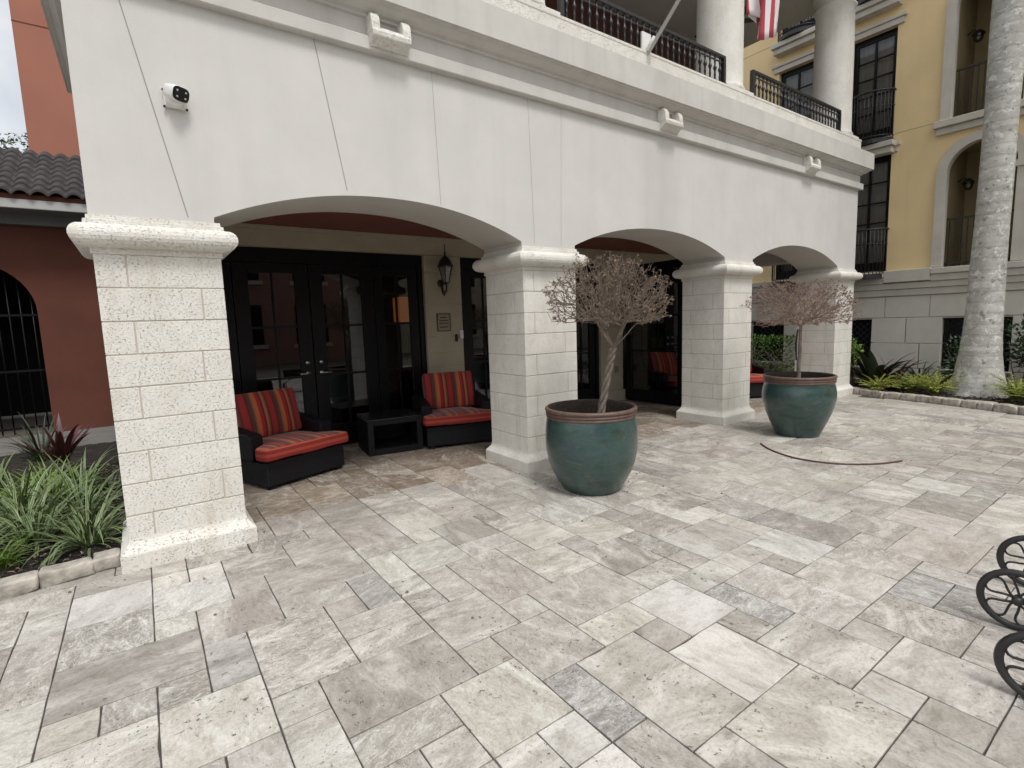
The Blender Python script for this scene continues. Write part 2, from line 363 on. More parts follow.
sc.view_settings.view_transform='Standard'; sc.view_settings.look='None'; sc.view_settings.gamma=1; sc.view_settings.exposure=.42
sc.cycles.max_bounces=8; sc.cycles.diffuse_bounces=4; sc.cycles.transparent_max_bounces=16

# ------------------------------------------------------------------ ground, pavers, beds
TAU=2*math.pi
g=MB(); g.box(-120,120,-120,120,-.35,-.06); tag(g.build('ground',M['ground']),kind='structure')
UX,UY,OX,OY=.2004,.2131,-.49,-.6834
BEDR=[(11.36,6.0),(11.33,2.5),(11.27,.9),(11.22,.05),(10.92,-.6),(10.84,-1.2),(10.68,-1.8),(10.50,-2.35),(10.40,-2.9),(10.40,-4.0),(10.55,-5.5),(10.6,-8.0)]
def bedr_x(y):
    for (xa,ya),(xb,yb) in zip(BEDR,BEDR[1:]):
        if yb<=y<=ya: return xa+(xb-xa)*(y-ya)/(yb-ya)
    return 11.36 if y>6 else 10.6
tones={'g':(.47,.446,.408),'l':(.54,.517,.477),'w':(.66,.645,.61),'c':(.61,.587,.53),'p':(.495,.46,.425),'d':(.39,.372,.35),'b':(.40,.388,.375),'m':(.405,.384,.352)}
fixed=[(2,-2,1,1,'l'),(3,-2,1,1,'w'),(2,-1,2,2,'w'),(4,-2,2,2,'m'),(6,-2,2,2,'g'),(5,0,3,2,'g'),(5,2,2,1,'g'),(6,3,1,1,'g'),(4,3,2,3,'g'),(3,3,1,2,'b'),(0,2,3,2,'m'),
(2,1,1,1,'c'),(2,4,1,1,'m'),(3,1,2,2,'g'),(4,0,1,1,'l'),(2,5,2,2,'c'),(4,6,1,1,'l'),(5,6,3,2,'g'),(9,7,2,2,'g'),(10,3,2,3,'p'),(12,4,2,2,'c'),(11,6,3,2,'l'),(10,6,1,1,'l'),
(11,8,2,1,'c'),(8,5,2,2,'l'),(8,7,1,1,'l'),(7,8,2,2,'c'),(9,9,1,2,'b'),(8,10,1,1,'w'),(8,4,1,1,'m'),(9,3,1,2,'l'),(9,1,2,2,'l'),(11,2,2,1,'l'),(11,0,2,2,'m'),(13,2,2,2,'c'),(14,5,2,2,'m'),
(10,9,2,3,'l'),(12,10,2,2,'w'),(11,12,3,2,'c'),(14,10,1,1,'g'),(15,9,1,2,'b'),(13,8,2,2,'w'),(14,11,2,2,'l'),(16,12,1,1,'l'),(16,9,2,3,'l'),(17,12,2,2,'g'),(15,13,2,2,'l'),(14,13,1,1,'w'),(18,10,2,2,'l'),(19,12,2,1,'b'),(20,11,1,2,'m'),
(0,0,2,2,'m'),(-1,0,1,2,'g'),(-1,2,1,1,'g'),(0,-2,2,2,'w'),(0,4,1,1,'c'),(1,4,1,1,'m'),(6,5,2,1,'l'),(6,4,2,1,'g'),(5,8,2,1,'g'),(6,9,1,1,'l'),(13,6,1,1,'l')]
I0,I1,J0,J1=-26,60,-34,40
occ={}
def free(i,j,a,b):
    return all((i+p,j+q) not in occ and I0<=i+p<I1 and J0<=j+q<J1 for p in range(a) for q in range(b))
tiles=[]
def put(i,j,a,b,t):
    for p in range(a):
        for q in range(b): occ[(i+p,j+q)]=1
    tiles.append((i,j,a,b,t))
for t in fixed:
    if free(*t[:4]): put(*t)
trng=random.Random(11)
opts=[(2,3),(3,2),(2,2),(2,2),(1,2),(2,1),(1,1)]; wts=[5,6,5,4,2.2,2.2,1.1]
for j in range(J0,J1):
    for i in range(I0,I1):
        if (i,j) in occ: continue
        cand=[(o,wt) for o,wt in zip(opts,wts) if free(i,j,*o)]
        k=trng.choices([c[0] for c in cand],[c[1] for c in cand])[0]
        put(i,j,*k,trng.choices('glwcpdbm',[30,26,4,11,12,4,1,14])[0])
PAVED=[]
me_v=[];me_f=[];tone=[];shift=[]
for (i,j,a,b,t) in tiles:
    x0=OX+UX*i; x1=x0+UX*a; y1=OY-UY*j; y0=y1-UY*b
    cx,cy=(x0+x1)/2,(y0+y1)/2
    if cx>bedr_x(cy)-.12 or (cx<-.22 and y0>.02) or (-.22<=cx and cy>2.75) : continue
    g_=.0013+trng.random()*.0011; ch=.0026
    x0+=g_;x1-=g_;y0+=g_;y1-=g_
    dz=trng.uniform(-.0012,.0012); tx,ty=trng.uniform(-.0012,.0012),trng.uniform(-.0012,.0012)
    def zz(x,y): return dz+tx*(x-cx)/.3+ty*(y-cy)/.3
    # slightly irregular, chipped outline
    out=[]
    for (ax,ay),(bx,by) in (((x0,y0),(x1,y0)),((x1,y0),(x1,y1)),((x1,y1),(x0,y1)),((x0,y1),(x0,y0))):
        L=math.hypot(bx-ax,by-ay); k=max(2,int(L/.1)); nx,ny=-(by-ay)/L,(bx-ax)/L
        for q in range(k):
            s=q/k; d=trng.uniform(0,.0016)
            if trng.random()<.035: d+=trng.uniform(.003,.008)
            if q==0: out.append((ax+(bx-ax)*.0+(nx+(bx-ax)/L)*.0024,ay+(ny+(by-ay)/L)*.0024))
            else: out.append((ax+(bx-ax)*s+nx*d,ay+(by-ay)*s+ny*d))
    n=len(out); o=len(me_v)
    for x,y in out: me_v.append((x,y,-.022))
    for x,y in out: me_v.append((x,y,zz(x,y)-ch*.8))
    for x,y in out:
        dx,dy=cx-x,cy-y; L=math.hypot(dx,dy)
        me_v.append((x+dx/L*ch,y+dy/L*ch,zz(x,y)))
    fs=[]
    for q in range(n):
        r=(q+1)%n; fs.append((o+q,o+r,o+n+r,o+n+q)); fs.append((o+n+q,o+n+r,o+2*n+r,o+2*n+q))
    fs.append(tuple(o+2*n+q for q in range(n)))
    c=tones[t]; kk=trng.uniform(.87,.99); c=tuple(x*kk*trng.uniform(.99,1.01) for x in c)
    if cy>.35: c=(c[0]*.62,c[1]*.535,c[2]*.455)        # pavers under the arcade toned darker and browner
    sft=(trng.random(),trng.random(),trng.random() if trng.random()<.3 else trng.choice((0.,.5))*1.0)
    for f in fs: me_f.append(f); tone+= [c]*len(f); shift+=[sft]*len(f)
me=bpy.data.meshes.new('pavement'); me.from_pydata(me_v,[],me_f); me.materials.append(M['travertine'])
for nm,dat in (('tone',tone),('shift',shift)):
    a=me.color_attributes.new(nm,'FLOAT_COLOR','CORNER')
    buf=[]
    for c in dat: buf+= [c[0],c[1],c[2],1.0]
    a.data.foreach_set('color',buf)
o=bpy.data.objects.new('pavement',me); col.objects.link(o); tag(o,kind='structure')
jb=MB(); jb.box(-6,11.5,-9.2,6.5,-.06,-.009); tag(jb.build('pavement_bedding',M['joint']),kind='structure')

def bumpy_sheet(poly_fn,x0,x1,y0,y1,step,z,amp,seed):
    m=MB(); nx=int((x1-x0)/step)+1; ny=int((y1-y0)/step)+1; idx={}
    for j in range(ny):
        for i in range(nx):
            x=x0+i*step;y=y0+j*step
            if poly_fn(x,y):
                idx[(i,j)]=len(m.v); m.v.append((x,y,z+amp*(mnoise.noise(Vector((x*1.3,y*1.3,seed)))+.7*mnoise.noise(Vector((x*7,y*7,seed)))+.5*mnoise.noise(Vector((x*19,y*19,seed))))))
    for j in range(ny-1):
        for i in range(nx-1):
            q=[idx.get(k) for k in ((i,j),(i+1,j),(i+1,j+1),(i,j+1))]
            if None not in q: m.f.append(tuple(q)); m.m.append(0); m.sm.append(True)
    return m
m=bumpy_sheet(lambda x,y:True,-5.0,-.16,.14,5.2,.06,.05,.022,3.1); tag(m.build('mulch_bed_soil',M['mulch']),kind='structure')
m=bumpy_sheet(lambda x,y:x>bedr_x(y)+.02,10.4,13.9,-8,9,.07,.05,.022,9.2); tag(m.build('mulch_border_soil',M['mulch']),kind='structure')
m=MB(); m.box(-6,-.1,5.2,7.0,-.05,.03); tag(m.build('path',M['path']),kind='structure')

# ------------------------------------------------------------------ the arcade building
B=empty('arcade_building','pale stucco arcade building with three arches on coral stone pillars','building',(5.4,1.5,0))
BI=Matrix.Translation((-5.4,-1.5,0))
def part(m,name,mat,parent=B,**k):
    o=m.build(name,mat,None,**k); o.parent=parent
    if parent is B: o.matrix_parent_inverse=BI
    return o
XL,XR,DP=-.193,11.066,.70
pil=[-.193,3.239,6.808,10.345]; PW=.721; ZS=2.364
# facade with arches
spr=[(.508,3.232),(3.955,6.812),(7.535,10.338)]
def archz(x):
    for a,b in spr:
        if a<x<b:
            u=(x-(a+b)/2)/((b-a)/2); rise=.275; zc=2.405
            # shallow three-centre arch
            return zc+rise*(1-abs(u)**2.15)
    return None
m=MB()
ZT=3.86
xs=[XL]; 
for a,b in spr:
    n=44; xs+=[a]+[a+(b-a)*(.5-.5*math.cos(math.pi*i/n)) for i in range(1,n)]+[b]
xs.append(XR)
bot=[]
for x in xs:
    z=archz(x); bot.append((x,z if z is not None else (2.385)))
prof=[]
prof.append((XL,ZS))
for a,b in spr:
    prof.append((a,ZS))
    n=44
    for i in range(0,n+1):
        x=a+(b-a)*(.5-.5*math.cos(math.pi*i/n)); z=archz(x) or 2.385; prof.append((x,z))
    prof.append((b,ZS))
prof.append((XR,ZS))
# front, back and soffit strips
def strip(y,flip):
    cols=[]
    for x,z in prof: cols.append(((x,y,z),(x,y,ZT)))
    vs=[p for c in cols for p in c]; fs=[]
    for i in range(len(cols)-1):
        if abs(cols[i][0][0]-cols[i+1][0][0])<1e-7: continue
        fs.append((2*i,2*i+2,2*i+3,2*i+1) if not flip else (2*i,2*i+1,2*i+3,2*i+2))
    m.add(vs,fs,0)
strip(0,False); strip(DP,True)
vs=[];fs=[]
for x,z in prof: vs+=[(x,0,z),(x,DP,z)]
for i in range(len(prof)-1): fs.append((2*i,2*i+1,2*i+3,2*i+2))
m.add(vs,fs,1)
m.add([(XL,0,ZS),(XL,DP,ZS),(XL,DP,ZT),(XL,0,ZT)],[(0,3,2,1)],0); m.add([(XR,0,ZS),(XR,DP,ZS),(XR,DP,ZT),(XR,0,ZT)],[(0,1,2,3)],0)
# side walls over the left end (beam to the back of the loggia)
m.box(XL,XL+.5,DP+.002,2.9,ZS,ZT,0); m.box(XR-.45,XR,DP+.002,2.9,2.60,ZT,0)
# scored joints
for (xa,za,xb,zb) in ((.08,3.80,.352,2.39),(1.30,3.80,1.48,2.70),(2.30,3.80,2.33,2.67),(3.36,3.80,3.40,2.39),(3.80,3.80,3.76,2.39)):
    d=Vector((xb-xa,0,zb-za)); t=Vector((-d.z,0,d.x)).normalized()*(.0032 if xa<2 else .0018)
    a=Vector((xa,-.0012,za)); b_=Vector((xb,-.0012,zb)); m.add([a-t,b_-t,b_+t,a+t],[(0,1,2,3)],2)
fac=part(m,'facade_wall',[M['stucco'],M['soffit'],M['groove']],fix=False)

# pillars
bl=random.Random(5)
for x0 in pil:
    m=MB(); g_=.009; zb,zt=.15,2.125; n=9; hz=(zt-zb)/n
    m.box(x0+.003,x0+PW-.003,.003,DP-.003,.05,2.3,1)
    for k in range(n):
        za=zb+k*hz+g_/2; z2=za+hz-g_; r=(.20 if k%2==0 else .79)+bl.uniform(-.04,.04)
        xc=x0+PW*r
        for a,b in ((x0,xc-g_/2),(xc+g_/2,x0+PW)):
            yc=DP*((.22 if k%2 else .76)+bl.uniform(-.04,.04)); o1=bl.uniform(0,.002)
            for c,d in ((0-o1,yc-g_/2),(yc+g_/2,DP)): m.box(a,b,c,d,za,z2,0,bev=.003)
    pb=part(m,'brick_pillar',[M['coral'],M['mortar']])
    m=MB(); m.ring_sweep([(-.01,2.120),(.009,2.122),(.012,2.127),(.012,2.160),(.034,2.163)]+[(.04+.067*math.sin(a),2.236-.07*math.cos(a)) for a in [math.pi*i/9 for i in range(0,9)]]+[(.04,2.306),(.032,2.309),(.030,2.334),(.015,2.338),(.013,2.3645),(-.05,2.3645)],x0,x0+PW,0,DP,smooth=False)
    o=m.build('capital',M['coral'],pb)
    m=MB(); m.ring_sweep([(.056,0.0),(.057,.112),(.054,.122),(.047,.129),(.014,.168),(.004,.190),(.001,.212),(-.05,.214)],x0,x0+PW,0,DP)
    o=m.build('plinth',M['coral'],pb)

# cornice
m=MB()
prof=[(.004,3.800),(.055,3.804),(.061,3.812),(.061,3.905),(.050,3.915),(.018,3.918),(.016,4.055),(.04,4.062),(.045,4.080),(.075,4.088),(.10,4.105),(.125,4.128),(.15,4.136),(.155,4.146),(.176,4.150),(.176,4.425),(.02,4.435)]
m.ring_sweep(prof,XL,XR,0,2.9); part(m,'cornice',[M['trim']])
m=MB(); m.ring_sweep([(.004,4.436),(.010,4.45),(.010,4.655),(.016,4.665),(.016,4.69),(-.30,4.69)],XL,XR,0,2.88,capb=False,capt=False); part(m,'stone_parapet',M['coral'],fix=False)
m=MB(); m.box(XL+.02,XR-.02,.06,2.9,4.30,4.50); part(m,'balcony_floor',M['greyceil'])
# scroll brackets on the frieze
for bx in (1.885,5.485,9.085):
    m=MB(); w_=.165
    m.prism([(0,0),(-.05,0),(-.10,.035),(-.135,.05),(-.14,.085),(-.12,.12),(-.09,.115),(-.07,.125),(0,.125)],'x',bx-w_,bx+w_)      # y,z relative
    m.box(bx-w_*.62,bx+w_*.62,-.075,0,.125,.15)
    for s in (-1,1):
        pts=[(0,.10),(-.13,.10)]
        arc=[(-.075+ -.055*math.cos(a)*1.0, .12+.115*math.sin(a)) for a in [math.pi*i/10 for i in range(0,8)]]
        poly=[(0,.09)]+[(-.13,.09)]+arc+[(-.02,.23),(0,.23)]
        xo=bx+s*(w_-.032); m.prism(poly,'x',xo-.036,xo+.036)
    m.v=[(x,y,z+3.835) for x,y,z in m.v]
    # offset to the frieze face
    m.v=[(x,y-.018,z) for x,y,z in m.v]
    part(m,'cornice_bracket',M['coral'],bevel=.008)

# upper floor: columns, railings, ceiling and wall
for cx in (3.50,7.17,10.71):
    m=MB(); m.box(cx-.34,cx+.34,.02,.70,4.692,4.745,0,bev=.008); m.lathe([(.34,4.746),(.35,4.77),(.335,4.80),(.322,4.83),(.318,5.2),(.314,6.2),(.305,6.92),(.33,6.935),(.335,6.96),(.31,6.985),(.30,7.1),(.345,7.13),(.36,7.2),(.36,7.22)],40,(cx,.36,0)); part(m,'balcony_column',M['coral'])
def baluster_mesh():
    m=MB(); pr=[(.013,0),(.013,.05),(.017,.06),(.013,.075),(.013,.115),(.020,.13),(.026,.15),(.020,.17),(.012,.185),(.012,.225),(.018,.24),(.012,.255),(.012,.30)]
    m.lathe(pr,8); o=m.build('baluster',M['iron']); return o
bproto=None
for xa,xb in ((3.85,6.82),(7.50,10.33)):
    m=MB(); m.box(xa,xb,.03,.085,5.035,5.075,0,bev=.006); m.box(xa,xb,.04,.078,4.712,4.735); m.box(xa,xa+.05,.03,.085,4.692,5.034); m.box(xb-.05,xb,.03,.085,4.692,5.034)
    m.box(xa+.05,xb-.05,.05,.068,4.985,5.0)
    rail=part(m,'balcony_railing',M['iron'])
    n=26
    for k in range(n):
        x=xa+.05+(xb-xa-.1)*(k+.5)/n
        if bproto is None: bo=bproto=baluster_mesh()
        else: bo=bproto.copy(); col.objects.link(bo)
        bo.parent=rail; bo.matrix_parent_inverse=Matrix.Identity(4); bo.location=(x,.058,4.735)
m=MB(); m.box(XL-.1,11.2,-.15,2.9,7.30,7.55); part(m,'balcony_ceiling',M['greyceil'])
m=MB(); m.box(XL-.12,11.22,-.17,2.9,7.552,8.3); part(m,'upper_storey_wall',M['stucco'])
m=MB(); m.box(XL,11.0,2.92,3.2,4.5,7.30); part(m,'balcony_wall',M['darkred'])
# doors of the balcony (seen through the balusters)
for cx in (5.2,8.6):
    m=MB(); m.box(cx-.75,cx+.75,2.86,2.915,4.5,6.75); d=part(m,'balcony_door',M['doorframe'])
    for s in (-1,1):
        m=MB(); m.box(cx+s*.36-.27,cx+s*.36+.27,2.85,2.857,4.9,6.6); m.build('pane',M['curtain'],d)
# ceiling fan
m=MB(); m.lathe([(.02,7.30),(.02,7.05),(.09,7.03),(.10,6.95),(.06,6.92),(.0,6.91)],16,(9.5,1.6,0))
fan=part(m,'ceiling_fan',M['doorframe'])
for k in range(5):
    a=TAU*k/5+.5; m=MB(); mt=Matrix.Translation((9.5,1.6,6.98))@Matrix.Rotation(a,4,'Z'); m.box(.12,.72,-.07,.07,-.008,.008,0,bev=.004,mat=mt); m.build('fan_blade',M['doorframe'],fan)

# loggia: ceiling, beam, back wall piers
m=MB(); m.box(XL+.3,XR,DP+.003,2.95,2.855,2.90); part(m,'loggia_ceiling',M['redceil'])
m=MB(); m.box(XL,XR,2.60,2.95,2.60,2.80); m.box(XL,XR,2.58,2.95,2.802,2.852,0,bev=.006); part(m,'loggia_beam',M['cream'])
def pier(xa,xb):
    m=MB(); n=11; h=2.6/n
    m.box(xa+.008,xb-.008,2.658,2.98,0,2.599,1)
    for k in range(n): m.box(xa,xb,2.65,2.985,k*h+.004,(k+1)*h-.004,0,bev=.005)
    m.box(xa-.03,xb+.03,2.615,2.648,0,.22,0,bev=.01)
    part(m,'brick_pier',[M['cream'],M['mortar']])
pier(3.44,4.05); pier(7.02,7.62); pier(-.19,.15); pier(10.62,11.06)
# glazed doors: frame + panes + handles
def leaf(xa,xb,name,handle=0,hinged=True,rows=(.62,1.30,1.97),y=2.72,z1=2.42,st=.13,cols=1):
    m=MB(); zb=.30
    m.box(xa,xa+st,y,y+.05,.02,z1,0,bev=.004); m.box(xb-st,xb,y,y+.05,.02,z1,0,bev=.004)
    m.box(xa+st,xb-st,y+.002,y+.048,.02,zb,0); m.box(xa+st,xb-st,y+.002,y+.048,z1-.12,z1,0)
    for z in (.98,1.63): m.box(xa+st,xb-st,y+.008,y+.042,z-.014,z+.014)
    xm=(xa+xb)/2
    m.box(xm-.012,xm+.012,y+.009,y+.041,zb,z1-.12)
    d=part(m,name,M['doorframe'])
    m=MB(); m.add([(xa+st,y+.025,zb),(xb-st,y+.025,zb),(xb-st,y+.025,z1-.12),(xa+st,y+.025,z1-.12)],[(0,1,2,3)]); m.build('pane',M['glass'],d)
    if handle:
        hx=xb-st/2 if handle>0 else xa+st/2
        m=MB(); m.lathe([(.0,0),(.03,.0),(.03,.012),(.0,.014)],16); m.v=[(hx+a,y-c,1.02+b) for a,b,c in m.v]
        m.tube([(hx,y-.01,1.02),(hx,y-.05,1.02),(hx-handle*.11,y-.055,1.02)],.010,8)
        m2=MB(); m2.lathe([(.0,0),(.026,.0),(.026,.016),(.0,.018)],16); m.add([(hx+a,y-c,1.16+b) for a,b,c in m2.v],m2.f,0,True)
        m.build('handle',M['chrome'],d)
    return d
def door_frame(xa,xb):
    m=MB(); m.box(xa,xa+.07,2.70,2.80,0,2.599); m.box(xb-.07,xb,2.70,2.80,0,2.599); m.box(xa+.07,xb-.07,2.701,2.799,2.422,2.599); part(m,'door_frame',M['doorframe'])
door_frame(.16,3.43); leaf(.24,.95,'side_window'); leaf(.96,1.825,'glazed_door',1,st=.165); leaf(1.835,2.69,'glazed_door',-1,st=.165); leaf(2.70,3.35,'side_window')
door_frame(4.06,7.01); leaf(4.14,4.84,'glazed_door',1); leaf(4.85,5.55,'glazed_door',-1); leaf(5.56,6.25,'side_window'); leaf(6.26,6.93,'side_window')
door_frame(7.63,10.61); leaf(7.71,8.42,'side_window'); leaf(8.43,9.14,'glazed_door',1); leaf(9.15,9.86,'glazed_door',-1); leaf(9.87,10.53,'side_window')
# an open glazed door leaf standing square to the wall
m=MB(); xd=7.66
m.box(xd,xd+.05,1.30,1.42,.012,2.58); m.box(xd,xd+.05,2.48,2.60,.012,2.58); m.box(xd+.002,xd+.048,1.42,2.48,.012,.24); m.box(xd+.002,xd+.048,1.42,2.48,2.44,2.58); 
for z in (.98,1.63): m.box(xd+.008,xd+.042,1.42,2.48,z-.014,z+.014)
d=part(m,'glazed_door',M['doorframe'])
m=MB(); m.add([(xd+.025,1.42,.24),(xd+.025,2.48,.24),(xd+.025,2.48,2.44),(xd+.025,1.42,2.44)],[(0,1,2,3)]); m.build('pane',M['glass'],d)
# dark rooms behind the glass
m=MB(); X0,X1,Y0,Y1=-.15,11.0,2.99,7.6
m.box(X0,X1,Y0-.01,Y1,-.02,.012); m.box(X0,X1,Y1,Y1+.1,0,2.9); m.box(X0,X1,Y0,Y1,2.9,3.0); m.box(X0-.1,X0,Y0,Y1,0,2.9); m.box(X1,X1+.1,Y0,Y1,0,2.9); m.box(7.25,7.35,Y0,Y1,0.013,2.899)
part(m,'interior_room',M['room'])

# ------------------------------------------------------------------ ochre building on the east side of the court
Y=empty('ochre_building','ochre stucco building with iron balconies and arched openings behind the palm','building',(13.9,2,0))
YI=Matrix.Translation((-13.9,-2,0))
def ypart(m,name,mat,parent=Y,**k):
    o=m.build(name,mat,None,**k); o.parent=parent
    if parent is Y: o.matrix_parent_inverse=YI
    return o
X0=13.7
def wall_with_holes(m,x,y0,y1,z0,z1,holes,mi=0):
    """a face in the plane x, split round rectangular holes (ya,yb,za,zb)"""
    ys=sorted({y0,y1,*[h[0] for h in holes],*[h[1] for h in holes]}); zs=sorted({z0,z1,*[h[2] for h in holes],*[h[3] for h in holes]})
    for a,b in zip(ys,ys[1:]):
        for c,d in zip(zs,zs[1:]):
            ym,zm=(a+b)/2,(c+d)/2
            if not (y0<=ym<=y1 and z0<=zm<=z1): continue
            if any(h[0]<ym<h[1] and h[2]<zm<h[3] for h in holes): continue
            m.add([(x,a,c),(x,b,c),(x,b,d),(x,a,d)],[(0,3,2,1)],mi)
wins=[(.40,1.26),(2.05,2.92),(5.2,6.05),(6.9,7.75)]
arcs=[(-1.66,-.60,-1.13),(-3.20,-2.14,-2.67),(-4.74,-3.68,-4.21)]
lev=[(2.45,4.98),(5.36,7.58),(8.35,10.4)]
holes=[(a,b,z0,z1) for a,b in wins for z0,z1 in lev]
alev=[(2.43,4.30),(5.34,7.50)]
holes+= [(a,b,z0,z1+.53) for a,b,c in arcs for z0,z1 in alev]
m=MB(); wall_with_holes(m,X0,-9,14,2.16,12.5,holes)
# arch spandrels
for a,b,c in arcs:
    for z0,zs_ in alev:
        r=.53; n=16; zt=zs_+.53
        for s in (-1,1):
            pts=[(X0,c+s*r,zt)]+[(X0,c+s*r*math.cos(t),zs_+r*math.sin(t)) for t in [math.pi/2*i/n for i in range(n+1)]]
            m.add(pts,[tuple(range(len(pts)))])
# window reveals
for a,b in wins:
    for z0,z1 in lev:
        m.add([(X0,a,z0),(X0+.16,a,z0),(X0+.16,a,z1),(X0,a,z1)],[(0,1,2,3)]); m.add([(X0,b,z0),(X0+.16,b,z0),(X0+.16,b,z1),(X0,b,z1)],[(3,2,1,0)])
        m.add([(X0,a,z1),(X0+.16,a,z1),(X0+.16,b,z1),(X0,b,z1)],[(0,1,2,3)]); m.add([(X0,a,z0),(X0+.16,a,z0),(X0+.16,b,z0),(X0,b,z0)],[(0,1,2,3)])
m.box(X0+1.5,X0+8,-9,14,2.2,12.5); m.box(X0,X0+8,-9.02,-9,0,12.5); m.box(X0,X0+8,14,14.02,0,12.5); m.box(X0-.2,X0+8.2,-9.2,14.2,12.5,12.8)
# storey score line
for z in (5.385-.02,8.3): 
    for ya,yb in ((-.44,.36),(1.3,2.0),(3.0,5.15)): m.box(X0-.002,X0+.002,ya,yb,z-.006,z+.006,1)
ypart(m,'wall',[M['yellow'],M['groove']],fix=False)
# base: rusticated blocks
gw=[(.62,1.42),(-1.75,-.68),(-3.3,-2.25),(2.62,3.5),(5.2,6.05)]
m=MB()
def course(z0,z1,cuts,gr=.008,skip=True):
    for a,b in zip(cuts,cuts[1:]):
        segs=[(a,b)]
        for ga,gb in gw if z0<1.38 else []:
            ns=[]
            for c,d in segs:
                if gb<=c or ga>=d: ns.append((c,d)); continue
                if c<ga: ns.append((c,ga))
                if gb<d: ns.append((gb,d))
            segs=ns
        for c,d in segs:
            if d-c>.05: m.box(X0-.02,X0+.2,c+gr,d-gr,z0+gr,z1-gr,0,bev=.006)
course(1.405,1.88,[-9,-7.5,-6.1,-4.7,-3.7,-2.9,-2.1,-1.27,-.45,.37,1.19,2.01,2.83,3.65,4.5,5.4,6.3,7.2,8.2,9.5,14])
course(.845,1.405,[-9,-7.9,-6.5,-5.2,-4.2,-3.3,-2.25,-1.75,-.68,-.04,.62,1.42,2.0,2.62,3.5,4.1,4.9,5.8,6.7,7.7,9,14])
course(.30,.845,[-9,-7.5,-6.1,-4.7,-3.7,-2.25,-1.75,-.68,-.3,.62,1.42,2.3,2.62,3.5,4.5,5.4,6.3,7.2,8.2,9.5,14])
course(-.05,.30,[-9,-5,-2,-.5,1,3,6,14])
m.box(X0+.001,X0+.012,-9,14,1.38,1.9,1)
base=ypart(m,'rusticated_base',[M['greyblock'],M['yelltrim']])
for ga,gb in gw:
    m=MB(); m.box(X0+.10,X0+.16,ga,gb,.31,1.39); o=ypart(m,'grille_opening',M['doorframe'])
    m=MB()
    for k in range(-6,14):
        for s in (-1,1):
            ya,za=ga+k*.14,.34; L=1.04
            # diagonal bars clipped to the opening
            pts=[]
            for t in [i/40 for i in range(41)]:
                yy=ya+s*t*L+(0 if s>0 else .9); zz=za+t*L
                if ga+.02<yy<gb-.02 and zz<1.37: pts.append((X0+.07,yy,zz))
            if len(pts)>2: m.tube([pts[0],pts[-1]],.006,4)
    m.build('lattice_grille',M['iron'],o)
    m=MB(); m.box(X0-.06,X0+.1,ga-.05,gb+.05,.26,.306,0,bev=.008); m.build('sill',M['yelltrim'],o)
# ledge and plinth band
m=MB()
m.box(X0-.05,X0+.1,-9,14,1.885,2.03,0,bev=.008); m.box(X0-.075,X0+.1,-9,14,2.032,2.16,0,bev=.008); 
for ya,yb in ((-9,-.45),(.40,14)): m.box(X0-.10,X0+.1,ya,yb,2.162,2.30,0,bev=.008); m.box(X0-.13,X0+.1,ya,yb,2.302,2.425,0,bev=.012)
m.box(X0-.12,X0+.1,-.448,.398,2.18,2.44,0,bev=.01)
ypart(m,'ledge',M['yelltrim'])
def juliet(ya,yb,z,h,top):
    m=MB(); d=.30; mid=(ya+yb)/2; W=(yb-ya)/2+.02
    def P(t,zz): # bowed front
        a=t*1.25; return (X0-.06-d*(math.cos(a)-math.cos(1.25))/(1-math.cos(1.25)),mid+W*math.sin(a)/math.sin(1.25),zz)
    ts=[-1+2*i/14 for i in range(15)]
    # floor plate
    m.prism([(P(t,0)[0],P(t,0)[1]) for t in ts]+[(X0-.002,yb+.02),(X0-.002,ya-.02)],'z',z-.09,z)
    for zz,r in ((z+h,.02),(z+.05,.012),(z+h*.68,.009)): m.tube([(X0-.01,ya-.02,zz)]+[P(t,zz) for t in ts]+[(X0-.01,yb+.02,zz)],r,6)
    for i,t in enumerate([-1+2*i/16 for i in range(17)]):
        m.tube([P(t,z),P(t,z+h)],.009,5)
        if i%2: x_,y_,_=P(t,0); m.lathe([(.0,-.02),(.02,0),(.0,.02)],6,(x_,y_,z+h*.42))
    return ypart(m,'juliet_balcony',M['iron'])
for wi,(a,b) in enumerate(wins):
    for li,(z0,z1) in enumerate(lev):
        m=MB(); x=X0+.10
        m.box(x,x+.06,a,a+.09,z0,z1); m.box(x,x+.06,b-.09,b,z0,z1); m.box(x+.001,x+.059,a+.09,b-.09,z1-.12,z1); m.box(x+.001,x+.059,a+.09,b-.09,z0,z0+.22)
        ym=(a+b)/2; m.box(x+.004,x+.056,ym-.02,ym+.02,z0+.22,z1-.12)
        for k in range(1,5):
            zz=z0+.22+(z1-z0-.34)*k/5; m.box(x+.008,x+.052,a+.09,b-.09,zz-.012,zz+.012)
        wdw=ypart(m,'window',M['doorframe'])
        m=MB(); m.add([(x+.03,a+.09,z0+.2),(x+.03,b-.09,z0+.2),(x+.03,b-.09,z1-.1),(x+.03,a+.09,z1-.1)],[(0,3,2,1)]); m.build('pane',M['winglass'],wdw,fix=False)
        m=MB(); m.box(x+.12,x+.13,a+.02,b-.02,z0,z1); m.build('blind',M['curtain'],wdw)
        m=MB(); m.box(X0-.05,X0+.02,a-.12,b+.12,z1+.0,z1+.12,0,bev=.01); m.box(X0-.08,X0+.02,a-.16,b+.16,z1+.122,z1+.19,0,bev=.01); m.build('lintel',M['yelltrim'],wdw)
        if li: m=MB(); m.box(X0-.22,X0+.02,a-.06,b+.06,z0-.40,z0-.27,0,bev=.012); m.box(X0-.28,X0+.02,a-.10,b+.10,z0-.268,z0-.16,0,bev=.012); m.build('sill',M['yelltrim'],wdw)
        juliet(a,b,z0-.06,.98,li)
